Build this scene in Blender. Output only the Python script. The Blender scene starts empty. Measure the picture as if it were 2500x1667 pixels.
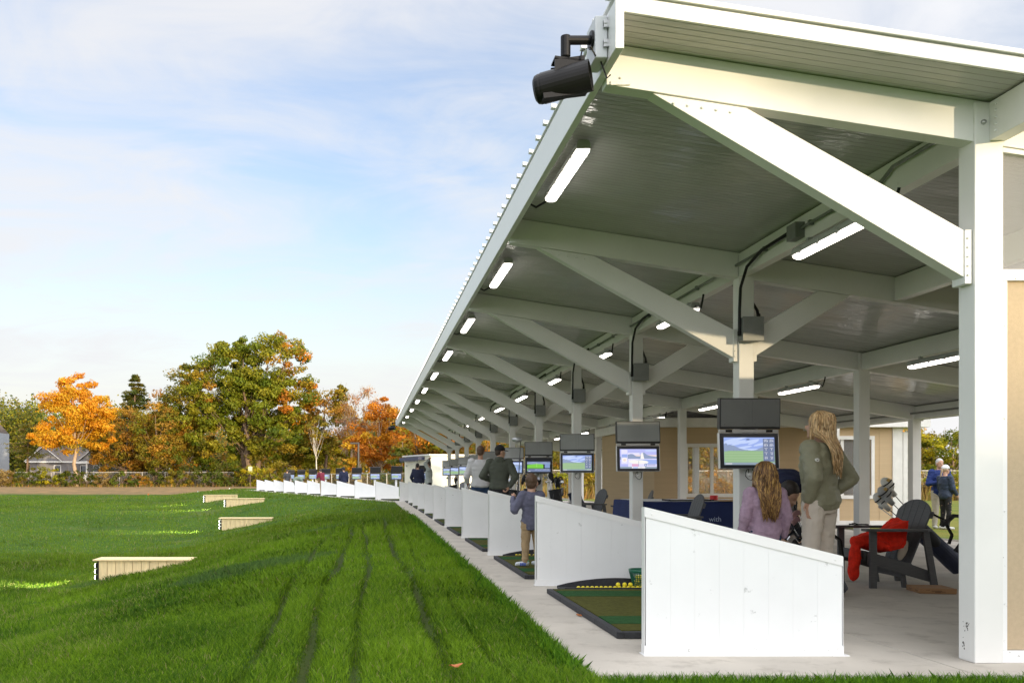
import bpy, math, random
import numpy as np
from mathutils import Vector, Matrix, noise
R = math.radians
V = Vector
random.seed(7)
SC = bpy.context.scene
COL = SC.collection

# ------------------------------------------------------------------ camera
cam = bpy.data.cameras.new('camera')
cam_o = bpy.data.objects.new('camera', cam)
COL.objects.link(cam_o)
cam_o.location = (0, 0, 1.1)
cam_o.rotation_euler = (R(90), 0, 0)
cam.sensor_width = 36
cam.lens = 31.84
cam.shift_x = 0.1412
cam.shift_y = 0.1326
cam.clip_end = 3000
SC.camera = cam_o
# ------------------------------------------------------------------ world, sun, exposure
SUN_EL, SUN_ROT = 3.5, 150.0
wd = bpy.data.worlds.new('World')
SC.world = wd
wd.use_nodes = True
nt = wd.node_tree
bg = nt.nodes['Background']
bg.inputs[1].default_value = 0.15
sky = nt.nodes.new('ShaderNodeTexSky')
sky.sky_type = 'NISHITA'
sky.sun_disc = False
sky.sun_elevation = R(SUN_EL)
sky.sun_rotation = R(SUN_ROT)
tc = nt.nodes.new('ShaderNodeTexCoord')
sep = nt.nodes.new('ShaderNodeSeparateXYZ')
nt.links.new(tc.outputs['Generated'], sep.inputs[0])


def wmath(op, a, b=None, c=None, clamp=False):
    n = nt.nodes.new('ShaderNodeMath')
    n.operation = op
    n.use_clamp = clamp
    for i, q in enumerate((a, b, c)):
        if q is None:
            continue
        if isinstance(q, (int, float)):
            n.inputs[i].default_value = q
        else:
            nt.links.new(q, n.inputs[i])
    return n.outputs[0]


zz = wmath('MAXIMUM', sep.outputs[2], 0.0)
den = wmath('ADD', zz, 0.16)
cmb = nt.nodes.new('ShaderNodeCombineXYZ')
nt.links.new(wmath('DIVIDE', sep.outputs[0], den), cmb.inputs[0])
nt.links.new(wmath('DIVIDE', sep.outputs[1], den), cmb.inputs[1])


def wnoise(scale, detail, dist, off=0.0, rough=0.55):
    m = nt.nodes.new('ShaderNodeMapping')
    m.inputs['Location'].default_value = (off, off * .7, off * .3)
    m.inputs['Rotation'].default_value = (0, 0, R(24))
    m.inputs['Scale'].default_value = (0.75, 1.15, 1)
    nt.links.new(cmb.outputs[0], m.inputs[0])
    n = nt.nodes.new('ShaderNodeTexNoise')
    n.inputs['Scale'].default_value = scale
    n.inputs['Detail'].default_value = detail
    n.inputs['Roughness'].default_value = rough
    n.inputs['Distortion'].default_value = dist
    nt.links.new(m.outputs[0], n.inputs['Vector'])
    return n.outputs[0]


n1 = wnoise(1.0, 6, 0.5, 3.1)
n2 = wnoise(3.2, 8, 0.9, 8.7, 0.6)
cl = wmath('ADD', wmath('MULTIPLY', n1, 0.65), wmath('MULTIPLY', n2, 0.35))
mr = nt.nodes.new('ShaderNodeMapRange')
mr.interpolation_type = 'SMOOTHSTEP'
nt.links.new(cl, mr.inputs[0])
mr.inputs[1].default_value = 0.36
mr.inputs[2].default_value = 0.66
mr.inputs[3].default_value = 0.10
mr.inputs[4].default_value = 0.95
hz = nt.nodes.new('ShaderNodeMapRange')
hz.interpolation_type = 'SMOOTHSTEP'
nt.links.new(zz, hz.inputs[0])
hz.inputs[1].default_value = 0.02
hz.inputs[2].default_value = 0.25
hz.inputs[3].default_value = 0.97
hz.inputs[4].default_value = 0.0
one_m = wmath('SUBTRACT', 1.0, wmath('MULTIPLY', wmath('SUBTRACT', 1.0, mr.outputs[0]), wmath('SUBTRACT', 1.0, hz.outputs[0])))
# clouds near the sun and overhead, out of frame, brightened for added ambient light
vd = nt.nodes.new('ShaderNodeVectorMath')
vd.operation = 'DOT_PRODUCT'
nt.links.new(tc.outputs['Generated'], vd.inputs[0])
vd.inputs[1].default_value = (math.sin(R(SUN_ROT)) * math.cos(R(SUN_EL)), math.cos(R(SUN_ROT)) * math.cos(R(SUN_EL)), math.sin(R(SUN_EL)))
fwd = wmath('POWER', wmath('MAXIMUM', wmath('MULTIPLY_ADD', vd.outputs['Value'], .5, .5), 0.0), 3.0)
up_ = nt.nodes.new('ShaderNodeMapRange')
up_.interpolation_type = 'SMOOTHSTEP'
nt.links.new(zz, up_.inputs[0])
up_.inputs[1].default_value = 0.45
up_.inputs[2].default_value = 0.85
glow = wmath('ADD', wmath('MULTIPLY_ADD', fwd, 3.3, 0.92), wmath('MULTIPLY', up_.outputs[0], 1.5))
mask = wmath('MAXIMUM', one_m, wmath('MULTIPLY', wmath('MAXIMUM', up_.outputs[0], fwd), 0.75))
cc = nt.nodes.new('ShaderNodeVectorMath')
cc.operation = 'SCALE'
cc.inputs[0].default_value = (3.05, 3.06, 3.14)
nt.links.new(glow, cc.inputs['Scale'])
mx = nt.nodes.new('ShaderNodeMix')
mx.data_type = 'RGBA'
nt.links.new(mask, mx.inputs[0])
bl = nt.nodes.new('ShaderNodeMix')
bl.data_type = 'RGBA'
bl.blend_type = 'MULTIPLY'
bl.inputs[0].default_value = 1
nt.links.new(sky.outputs[0], bl.inputs[6])
bl.inputs[7].default_value = (1.22, 1.28, 1.72, 1)
nt.links.new(bl.outputs[2], mx.inputs[6])
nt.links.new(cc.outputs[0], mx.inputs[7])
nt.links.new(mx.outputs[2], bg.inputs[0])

sl = bpy.data.lights.new('sun', 'SUN')
sl.energy = 2.0
sl.angle = R(0.6)
sl.color = (1.0, 0.80, 0.52)
so = bpy.data.objects.new('sun', sl)
COL.objects.link(so)
sd = V((math.sin(R(SUN_ROT)) * math.cos(R(SUN_EL)), math.cos(R(SUN_ROT)) * math.cos(R(SUN_EL)), math.sin(R(SUN_EL))))
so.rotation_euler = sd.to_track_quat('Z', 'Y').to_euler()
so.location = (30, -50, 20)
SC.view_settings.view_transform = 'Standard'
SC.view_settings.look = 'None'
SC.view_settings.exposure = 1.08
SC.view_settings.gamma = 1
SC.render.engine = 'CYCLES'
SC.cycles.max_bounces = 6
SC.cycles.diffuse_bounces = 3
SC.cycles.glossy_bounces = 3
SC.cycles.transparent_max_bounces = 24
SC.cycles.caustics_reflective = False
SC.cycles.caustics_refractive = False

# ------------------------------------------------------------------ materials
MATS = {}


def M(name, col, rough=.5, metal=0.0, var=.06, scale=6.0, bump=0.0, bscale=60.0, spec=.5, stretch=(1, 1, 1), dirt=None):
    if name in MATS:
        return MATS[name]
    m = bpy.data.materials.new(name)
    m.use_nodes = True
    t = m.node_tree
    b = t.nodes['Principled BSDF']
    b.inputs['Roughness'].default_value = rough
    b.inputs['Metallic'].default_value = metal
    b.inputs['Specular IOR Level'].default_value = spec
    co = t.nodes.new('ShaderNodeTexCoord')
    gp_ = t.nodes.new('ShaderNodeNewGeometry')
    mp = t.nodes.new('ShaderNodeMapping')
    mp.inputs['Scale'].default_value = stretch
    t.links.new(gp_.outputs['Position'], mp.inputs[0])
    n = t.nodes.new('ShaderNodeTexNoise')
    n.inputs['Scale'].default_value = scale
    n.inputs['Detail'].default_value = 6
    t.links.new(mp.outputs[0], n.inputs['Vector'])
    r = t.nodes.new('ShaderNodeMapRange')
    r.inputs[1].default_value = .3
    r.inputs[2].default_value = .7
    r.inputs[3].default_value = 1 - var
    r.inputs[4].default_value = 1 + var
    t.links.new(n.outputs[0], r.inputs[0])
    h = t.nodes.new('ShaderNodeMix')
    h.data_type = 'RGBA'
    h.blend_type = 'MULTIPLY'
    h.inputs[0].default_value = 1
    h.inputs[6].default_value = (*col, 1)
    t.links.new(r.outputs[0], h.inputs[7])
    out = h.outputs[2]
    if dirt:
        dcol, lo, hi, ds = dirt
        dn = t.nodes.new('ShaderNodeTexNoise')
        dn.inputs['Scale'].default_value = ds
        dn.inputs['Detail'].default_value = 8
        dn.inputs['Roughness'].default_value = .7
        t.links.new(mp.outputs[0], dn.inputs['Vector'])
        dr = t.nodes.new('ShaderNodeMapRange')
        dr.inputs[1].default_value = lo
        dr.inputs[2].default_value = hi
        t.links.new(dn.outputs[0], dr.inputs[0])
        dm = t.nodes.new('ShaderNodeMix')
        dm.data_type = 'RGBA'
        t.links.new(dr.outputs[0], dm.inputs[0])
        t.links.new(out, dm.inputs[6])
        dm.inputs[7].default_value = (*dcol, 1)
        out = dm.outputs[2]
    t.links.new(out, b.inputs['Base Color'])
    if bump:
        bn = t.nodes.new('ShaderNodeTexNoise')
        bn.inputs['Scale'].default_value = bscale
        bn.inputs['Detail'].default_value = 4
        t.links.new(mp.outputs[0], bn.inputs['Vector'])
        bp = t.nodes.new('ShaderNodeBump')
        bp.inputs['Strength'].default_value = bump
        bp.inputs['Distance'].default_value = .02
        t.links.new(bn.outputs[0], bp.inputs['Height'])
        t.links.new(bp.outputs[0], b.inputs['Normal'])
    MATS[name] = m
    return m


def EM(name, col, s=1.0):
    if name in MATS:
        return MATS[name]
    m = bpy.data.materials.new(name)
    m.use_nodes = True
    b = m.node_tree.nodes['Principled BSDF']
    b.inputs['Base Color'].default_value = (.02, .02, .02, 1)
    b.inputs['Roughness'].default_value = .25
    b.inputs['Emission Color'].default_value = (*col, 1)
    b.inputs['Emission Strength'].default_value = s
    MATS[name] = m
    return m


def leaf_mat(name, trans=.35):
    m = bpy.data.materials.new(name)
    m.use_nodes = True
    t = m.node_tree
    b = t.nodes['Principled BSDF']
    a = t.nodes.new('ShaderNodeAttribute')
    a.attribute_name = 'col'
    t.links.new(a.outputs['Color'], b.inputs['Base Color'])
    b.inputs['Roughness'].default_value = .55
    b.inputs['Specular IOR Level'].default_value = .25
    tr = t.nodes.new('ShaderNodeBsdfTranslucent')
    t.links.new(a.outputs['Color'], tr.inputs[0])
    mi = t.nodes.new('ShaderNodeMixShader')
    mi.inputs[0].default_value = trans
    t.links.new(b.outputs[0], mi.inputs[1])
    t.links.new(tr.outputs[0], mi.inputs[2])
    t.links.new(mi.outputs[0], t.nodes['Material Output'].inputs[0])
    return m


LEAF = leaf_mat('leaf', .42)
BLADE = leaf_mat('grass_blade', .3)
white = M('white_paint', (.80, .80, .79), .38, var=.02, scale=3, bump=.05, bscale=8)
steel = M('white_steel', (.77, .765, .735), .36, var=.045, scale=2, bump=.06, bscale=4, dirt=((.50, .49, .45), .68, .80, 9))
white_dirty = M('white_trim_spattered', (.8, .8, .79), .45, var=.03, scale=3, dirt=((.25, .24, .22), .63, .69, 34))
panelw = M('white_board', (.80, .81, .81), .42, var=.035, scale=2.2, bump=.05, bscale=6, dirt=((.42, .43, .42), .645, .73, 11))
conc = M('concrete', (.50, .455, .39), .8, var=.14, scale=1.3, bump=.25, bscale=90, dirt=((.33, .29, .24), .52, .74, 4))
galv = M('grey_box_paint', (.20, .21, .20), .45, metal=.3, var=.1, scale=9)
blackp = M('black_plastic', (.008, .008, .009), .42, var=.2, spec=.25)
rubber = M('black_rubber', (.03, .03, .034), .75, var=.25, scale=25, bump=.3, bscale=150)
alum = M('silver_aluminium', (.55, .56, .57), .35, metal=.75, var=.05)
acryl = M('grey_acrylic', (.30, .31, .305), .16, var=.1, scale=2)
acryl_d = M('grey_acrylic_dark', (.17, .175, .175), .16, var=.1, scale=2)
screw = M('screw_metal', (.5, .5, .5), .35, metal=.8)
beige = M('beige_stucco', (.50, .39, .255), .85, var=.05, scale=40, bump=.35, bscale=220)
chairp = M('charcoal_plastic_wood', (.085, .087, .090), .55, var=.14, scale=14, stretch=(1, 1, 8), bump=.1, bscale=40)
wood = M('pale_pine', (.86, .66, .36), .7, var=.14, scale=3, stretch=(6, 6, 1), bump=.15, bscale=30, dirt=((.45, .28, .12), .68, .76, 9))
bark = M('bark', (.20, .135, .085), .9, var=.35, scale=3, stretch=(3, 3, .6), bump=.8, bscale=12)
barkpale = M('pale_bark', (.42, .30, .19), .9, var=.3, scale=3, stretch=(3, 3, .6), bump=.6, bscale=12)

# ------------------------------------------------------------------ geometry collector


class G:
    def __init__(s):
        s.v, s.f, s.m, s.mi = [], [], [], 0

    def add(s, vs, fs):
        o = len(s.v)
        s.v += [tuple(p) for p in vs]
        s.f += [tuple(i + o for i in f) for f in fs]
        s.m += [s.mi] * len(fs)
        return s

    def box(s, x0, x1, y0, y1, z0, z1):
        return s.add([(x0, y0, z0), (x1, y0, z0), (x1, y1, z0), (x0, y1, z0), (x0, y0, z1), (x1, y0, z1), (x1, y1, z1), (x0, y1, z1)],
                     [(0, 3, 2, 1), (4, 5, 6, 7), (0, 1, 5, 4), (1, 2, 6, 5), (2, 3, 7, 6), (3, 0, 4, 7)])

    def obox(s, c, sx, sy, sz, rot):
        c = V(c)
        p = [c + rot @ V((i * sx / 2, j * sy / 2, k * sz / 2)) for k in (-1, 1) for (i, j) in ((-1, -1), (1, -1), (1, 1), (-1, 1))]
        return s.add(p, [(0, 3, 2, 1), (4, 5, 6, 7), (0, 1, 5, 4), (1, 2, 6, 5), (2, 3, 7, 6), (3, 0, 4, 7)])

    def prism(s, pts, ext):
        n = len(pts)
        a = [V(p) for p in pts]
        e = V(ext)
        nrm = V((0, 0, 0))
        for i in range(n):
            nrm += a[i].cross(a[(i + 1) % n])
        if nrm.dot(e) > 0:
            a.reverse()
        return s.add(a + [p + e for p in a], [tuple(range(n)), tuple(range(2 * n - 1, n - 1, -1))] + [(i, i + n, (i + 1) % n + n, (i + 1) % n) for i in range(n)])

    def bar(s, p0, p1, w, h, up=(0, 0, 1)):
        p0, p1 = V(p0), V(p1)
        d = (p1 - p0)
        L = d.length
        d.normalize()
        side = d.cross(V(up))
        if side.length < 1e-4:
            side = d.cross(V((0, 1, 0)))
        side.normalize()
        u = side.cross(d)
        rot = Matrix((side, d, u)).transposed()
        return s.obox((p0 + p1) / 2, w, L, h, rot)

    def tube(s, pts, r, n=8, caps=True):
        pts = [V(p) for p in pts]
        k = len(pts)
        rr = r if isinstance(r, (list, tuple)) else [r] * k
        vs, fs = [], []
        ref = None
        for i, p in enumerate(pts):
            d = (pts[min(i + 1, k - 1)] - pts[max(i - 1, 0)])
            if d.length < 1e-9:
                d = V((0, 0, 1))
            d.normalize()
            if ref is None:
                ref = V((0, 0, 1)) if abs(d.z) < .9 else V((1, 0, 0))
            a = d.cross(ref)
            if a.length < 1e-5:
                a = d.cross(V((0, 1, 0)))
            a.normalize()
            b = d.cross(a)
            ref = -b.cross(d).cross(d) if False else ref
            for j in range(n):
                t = 2 * math.pi * j / n
                vs.append(p + (a * math.cos(t) + b * math.sin(t)) * rr[i])
        for i in range(k - 1):
            for j in range(n):
                q = (j + 1) % n
                fs.append((i * n + j, i * n + q, (i + 1) * n + q, (i + 1) * n + j))
        if caps:
            fs.append(tuple(range(n - 1, -1, -1)))
            fs.append(tuple((k - 1) * n + j for j in range(n)))
        return s.add(vs, fs)

    def cyl(s, p0, p1, r0, r1=None, n=16):
        return s.tube([p0, p1], [r0, r0 if r1 is None else r1], n)

    def ell(s, c, r, rot=None, nu=14, nv=10):
        c = V(c)
        if isinstance(r, (int, float)):
            r = (r, r, r)
        vs, fs = [], []
        for i in range(1, nv):
            ph = math.pi * i / nv
            for j in range(nu):
                t = 2 * math.pi * j / nu
                q = V((r[0] * math.sin(ph) * math.cos(t), r[1] * math.sin(ph) * math.sin(t), r[2] * math.cos(ph)))
                vs.append(c + (rot @ q if rot else q))
        top, bot = V((0, 0, r[2])), V((0, 0, -r[2]))
        vs.append(c + (rot @ top if rot else top))
        vs.append(c + (rot @ bot if rot else bot))
        T, B = len(vs) - 2, len(vs) - 1
        for i in range(nv - 2):
            for j in range(nu):
                q = (j + 1) % nu
                fs.append((i * nu + j, (i + 1) * nu + j, (i + 1) * nu + q, i * nu + q))
        for j in range(nu):
            q = (j + 1) % nu
            fs.append((T, j, q))
            fs.append((B, (nv - 2) * nu + q, (nv - 2) * nu + j))
        return s.add(vs, fs)

    def loft(s, rings):
        n = len(rings[0])
        vs = [p for r in rings for p in r]
        fs = []
        for i in range(len(rings) - 1):
            for j in range(n):
                q = (j + 1) % n
                fs.append((i * n + j, i * n + q, (i + 1) * n + q, (i + 1) * n + j))
        fs.append(tuple(range(n - 1, -1, -1)))
        fs.append(tuple((len(rings) - 1) * n + j for j in range(n)))
        return s.add(vs, fs)

    def mesh(s, name):
        me = bpy.data.meshes.new(name)
        me.from_pydata(s.v, [], s.f)
        me.polygons.foreach_set('material_index', s.m)
        me.update()
        return me

    def build(s, name, mats, parent=None, smooth=False, bevel=0, loc=None, rz=0):
        me = s.mesh(name)
        for q in (mats if isinstance(mats, (list, tuple)) else [mats]):
            me.materials.append(q)
        return link(name, me, parent, smooth, bevel, loc, rz)


def link(name, me, parent=None, smooth=False, bevel=0, loc=None, rz=0):
    o = bpy.data.objects.new(name, me)
    COL.objects.link(o)
    if parent:
        o.parent = parent
    if loc:
        o.location = loc
    if rz:
        o.rotation_euler[2] = rz
    if smooth:
        me.polygons.foreach_set('use_smooth', [True] * len(me.polygons))
    if bevel:
        b = o.modifiers.new('bevel', 'BEVEL')
        b.width = bevel
        b.segments = 2
        b.limit_method = 'ANGLE'
    return o


def tag(o, label=None, cat=None, group=None, kind=None):
    if label:
        o['label'] = label
    if cat:
        o['category'] = cat
    if group:
        o['group'] = group
    if kind:
        o['kind'] = kind
    return o


def thing(name, label, cat, loc=(0, 0, 0), rz=0, group=None):
    o = bpy.data.objects.new(name, None)
    o.empty_display_size = .2
    COL.objects.link(o)
    o.location = loc
    o.rotation_euler[2] = rz
    return tag(o, label, cat, group)


def kids(o):
    return [c for c in COL.objects if c.parent == o]


def dup(root, loc, rz=None, label=None, group=None, scale=None):
    def cp(o, par):
        c = o.copy()
        COL.objects.link(c)
        c.parent = par
        for ch in kids(o):
            cp(ch, c)
        return c
    r = cp(root, None)
    r.location = loc
    if rz is not None:
        r.rotation_euler[2] = rz
    if scale:
        r.scale = scale
    if label:
        r['label'] = label
    if group:
        r['group'] = group
    return r


ORD = ['nearest', 'second', 'third', 'fourth', 'fifth', 'sixth', 'seventh', 'eighth', 'ninth', 'tenth', 'eleventh', 'twelfth', 'thirteenth']


def text_geo(g, txt, size, place, mi=0, font=None):
    """lettering as mesh: place(x,y)->3D point"""
    cu = bpy.data.curves.new('t', 'FONT')
    cu.body = txt
    cu.size = size
    cu.align_x = 'CENTER'
    cu.resolution_u = 2
    o = bpy.data.objects.new('t', cu)
    COL.objects.link(o)
    bpy.context.view_layer.update()
    me = o.to_mesh()
    g.mi = mi
    g.add([place(v.co.x, v.co.y) for v in me.vertices], [tuple(p.vertices) for p in me.polygons])
    o.to_mesh_clear()
    bpy.data.objects.remove(o)
    bpy.data.curves.remove(cu)


def remesh(g, voxel, smooth=4, disp=0, dscale=10):
    me = g.mesh('tmp')
    o = bpy.data.objects.new('tmp', me)
    COL.objects.link(o)
    r = o.modifiers.new('r', 'REMESH')
    r.mode = 'VOXEL'
    r.voxel_size = voxel
    if smooth:
        sm = o.modifiers.new('s', 'SMOOTH')
        sm.iterations = smooth
        sm.factor = .5
    dg = bpy.context.evaluated_depsgraph_get()
    out = bpy.data.meshes.new_from_object(o.evaluated_get(dg))
    bpy.data.objects.remove(o)
    bpy.data.meshes.remove(me)
    if disp:
        for v in out.vertices:
            q = v.co * dscale
            q = V((q.x, q.y, q.z * 1.8))
            v.co += v.normal * disp * (noise.noise(q) + .5 * noise.noise(q * 2.3))
    out.polygons.foreach_set('use_smooth', [True] * len(out.polygons))
    return out


def np_mesh(name, verts, nper, cols, mat):
    """many separate n-gons, verts (N*nper,3), cols (N*nper,3)"""
    me = bpy.data.meshes.new(name)
    nv = len(verts)
    nf = nv // nper
    me.vertices.add(nv)
    me.vertices.foreach_set('co', np.ascontiguousarray(verts, dtype=np.float32).ravel())
    me.loops.add(nv)
    me.loops.foreach_set('vertex_index', np.arange(nv, dtype=np.int32))
    me.polygons.add(nf)
    me.polygons.foreach_set('loop_start', np.arange(0, nv, nper, dtype=np.int32))
    me.polygons.foreach_set('loop_total', np.full(nf, nper, dtype=np.int32))
    a = me.color_attributes.new('col', 'FLOAT_COLOR', 'POINT')
    c4 = np.ones((nv, 4), dtype=np.float32)
    c4[:, :3] = cols
    a.data.foreach_set('color', c4.ravel())
    me.materials.append(mat)
    me.update()
    me.validate()
    return me


# ------------------------------------------------------------------ layout numbers
BAY = 3.61
ZS = lambda x: 3.90 - .155 * x          # underside of the roof
ZB = lambda x: ZS(x) - .25              # underside of the rafters
FY = lambda n: 5.36 + BAY * n           # front faces of the frames
ROW_O = V((1.5, 41.7, 0))
ROW_D = V((-.297, .955, 0))
ROW_R = V((.955, .297, 0))
ROW_A = math.atan2(.297, .955)
NF = 11


# ------------------------------------------------------------------ ground
def sstep(a, b, x):
    t = np.clip((x - a) / (b - a), 0, 1)
    return t * t * (3 - 2 * t)


def edge_x(y):
    return np.where(y < 41.5, 1.25, 1.25 - .311 * (np.minimum(y, 82) - 41.5))


RUTS = [(-.86, .05), (-.40, .06), (-.05, .045), (.44, .06), (.74, .03)]


def rut_mask(x, y):
    m = np.zeros_like(x)
    for i, (rx, w) in enumerate(RUTS):
        c = rx + .06 * np.sin(y * .33 + i * 1.7) + .022 * np.sin(y * 1.05 + i)
        s = sstep(4, 5.5, y) * (1 - sstep(17 + 2 * i, 25 + 2 * i, y)) * (.78 + .3 * np.sin(y * .9 + 2.2 * i))
        m = np.maximum(m, np.exp(-((x - c) / w) ** 2) * np.clip(s, .1, 1) * (y < 29) * (y > 4) * (.5 if i == 4 else 1))
    return m


def ground_z(x, y):
    x = np.asarray(x, float)
    y = np.asarray(y, float)
    u = np.maximum(0, edge_x(y) - x)
    g = np.interp(u, [0, .5, 1, 2, 3, 4.2, 5.4, 6.5, 7.5, 9, 12, 400], [.035, .04, .065, .17, .34, .58, .90, 1.17, 1.36, 1.50, 1.53, 1.53])
    B = np.interp(y, [0, 24, 40, 53, 71, 92, 104, 114, 2000], [1, 1, .88, .60, .60, .42, .12, .035, .03])
    z = -.035 - (g - .035) * B
    z = np.where((x > 10.2), -.035 - .18 * sstep(10.2, 13, x), z)
    z = z + .012 * np.sin(x * .9 + y * .23) * np.sin(y * .55 - x * .3) * sstep(1.5, 5, u)
    z = z + .007 * np.sin(x * 2.9 + y * .8) * np.sin(y * 2.1 - x * .7) * sstep(.4, 2, u)
    z = z + (rut_mask(x, y) * -.045)
    return z


def gz(x, y):
    return float(ground_z(np.array([x]), np.array([y]))[0])


xs = np.unique(np.round(np.concatenate([np.linspace(-400, -30, 20), np.linspace(-30, -9, 30), np.arange(-9, -1.3, .14), np.arange(-1.3, 1.4, .045), np.linspace(1.5, 14, 26), np.linspace(15, 60, 24), np.linspace(65, 400, 14)]), 3))
ys = np.unique(np.round(np.concatenate([np.linspace(-200, 2, 14), np.arange(3, 22, .14), np.linspace(22, 60, 90), np.linspace(61, 125, 70), np.linspace(130, 900, 16)]), 3))
XX, YY = np.meshgrid(xs, ys)
ZZ = ground_z(XX, YY)
gm = bpy.data.meshes.new('lawn')
nx, ny = len(xs), len(ys)
idx = np.arange(nx * ny).reshape(ny, nx)
gm.from_pydata(np.stack([XX.ravel(), YY.ravel(), ZZ.ravel()], 1).tolist(), [],
               np.stack([idx[:-1, :-1].ravel(), idx[:-1, 1:].ravel(), idx[1:, 1:].ravel(), idx[1:, :-1].ravel()], 1).tolist())


def turf_mat():
    m = bpy.data.materials.new('turf_ground')
    m.use_nodes = True
    t = m.node_tree
    b = t.nodes['Principled BSDF']
    b.inputs['Roughness'].default_value = .9
    b.inputs['Specular IOR Level'].default_value = .15
    co = t.nodes.new('ShaderNodeTexCoord')
    sp = t.nodes.new('ShaderNodeSeparateXYZ')
    t.links.new(co.outputs['Object'], sp.inputs[0])

    def nz(scale, det=5, st=(1, 1, 1), rough=.6):
        mp = t.nodes.new('ShaderNodeMapping')
        mp.inputs['Scale'].default_value = st
        t.links.new(co.outputs['Object'], mp.inputs[0])
        n = t.nodes.new('ShaderNodeTexNoise')
        n.inputs['Scale'].default_value = scale
        n.inputs['Detail'].default_value = det
        n.inputs['Roughness'].default_value = rough
        t.links.new(mp.outputs[0], n.inputs['Vector'])
        return n.outputs[0]

    def ramp(v, a, b_, lo=0, hi=1):
        r = t.nodes.new('ShaderNodeMapRange')
        r.interpolation_type = 'SMOOTHSTEP'
        r.inputs[1].default_value = a
        r.inputs[2].default_value = b_
        r.inputs[3].default_value = lo
        r.inputs[4].default_value = hi
        t.links.new(v, r.inputs[0])
        return r.outputs[0]

    def mix(f, a, b_):
        x = t.nodes.new('ShaderNodeMix')
        x.data_type = 'RGBA'
        t.links.new(f, x.inputs[0])
        for i, c in ((6, a), (7, b_)):
            if isinstance(c, tuple):
                x.inputs[i].default_value = (*c, 1)
            else:
                t.links.new(c, x.inputs[i])
        return x.outputs[2]

    def ma(op, a, b_):
        n = t.nodes.new('ShaderNodeMath')
        n.operation = op
        n.use_clamp = True
        for i, q in enumerate((a, b_)):
            if isinstance(q, (int, float)):
                n.inputs[i].default_value = q
            else:
                t.links.new(q, n.inputs[i])
        return n.outputs[0]
    c = mix(ramp(nz(.35, 6), .38, .62), (.034, .090, .005), (.062, .125, .007))
    c = mix(ramp(nz(2.2, 6), .45, .7), c, (.10, .155, .012))
    c = mix(ramp(nz(9, 4), .35, .65), c, (.042, .10, .006))
    # worn, thin patches on the field
    c = mix(ma('MULTIPLY', ramp(nz(.16, 6), .56, .68), ramp(sp.outputs[0], -4, -8)), c, (.10, .125, .035))
    c = mix(ma('MULTIPLY', ramp(nz(.5, 7, (1, 1, 1), .75), .62, .70), ramp(sp.outputs[0], -5.5, -7.5)), c, (.11, .085, .045))
    # dry far mound
    ysum = t.nodes.new('ShaderNodeMath')
    ysum.operation = 'MULTIPLY_ADD'
    t.links.new(nz(.12, 5), ysum.inputs[0])
    ysum.inputs[1].default_value = 16
    t.links.new(sp.outputs[1], ysum.inputs[2])
    dry = ramp(ysum.outputs[0], 99, 104)
    c = mix(dry, c, mix(ramp(nz(.8, 6), .35, .65), (.30, .19, .09), (.20, .145, .07)))
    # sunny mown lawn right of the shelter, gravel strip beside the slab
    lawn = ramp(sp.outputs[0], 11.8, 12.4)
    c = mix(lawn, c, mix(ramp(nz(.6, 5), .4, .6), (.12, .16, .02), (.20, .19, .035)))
    grav = ma('MULTIPLY', ramp(sp.outputs[0], 10.0, 10.3), ramp(sp.outputs[0], 12.0, 11.6))
    c = mix(grav, c, mix(ramp(nz(24, 4), .4, .6), (.10, .085, .065), (.28, .25, .21)))
    ra = t.nodes.new('ShaderNodeAttribute')
    ra.attribute_name = 'rut'
    c = mix(ra.outputs['Fac'], c, (.040, .055, .010))
    t.links.new(c, b.inputs['Base Color'])
    bp = t.nodes.new('ShaderNodeBump')
    bp.inputs['Strength'].default_value = .7
    bp.inputs['Distance'].default_value = .05
    t.links.new(nz(14, 6), bp.inputs['Height'])
    t.links.new(bp.outputs[0], b.inputs['Normal'])
    return m


ra_ = gm.attributes.new('rut', 'FLOAT', 'POINT')
ra_.data.foreach_set('value', np.clip(rut_mask(XX, YY) * 1.0, 0, 1).ravel().astype(np.float32))
gm.materials.append(turf_mat())
gm.polygons.foreach_set('use_smooth', [True] * len(gm.polygons))
ground = link('lawn', gm)
tag(ground, 'green sloping grass field of the driving range', 'lawn', kind='structure')

# grass blades ---------------------------------------------------------
rng = np.random.default_rng(5)


def lowfreq(x, y, s, seed):
    r = np.random.default_rng(seed)
    o = np.zeros_like(x)
    for k in range(7):
        a = r.uniform(0, 6.28)
        f = s * r.uniform(.5, 2)
        o += np.sin((x * math.cos(a) + y * math.sin(a)) * f + r.uniform(0, 6.28))
    return o / 3.2


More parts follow.
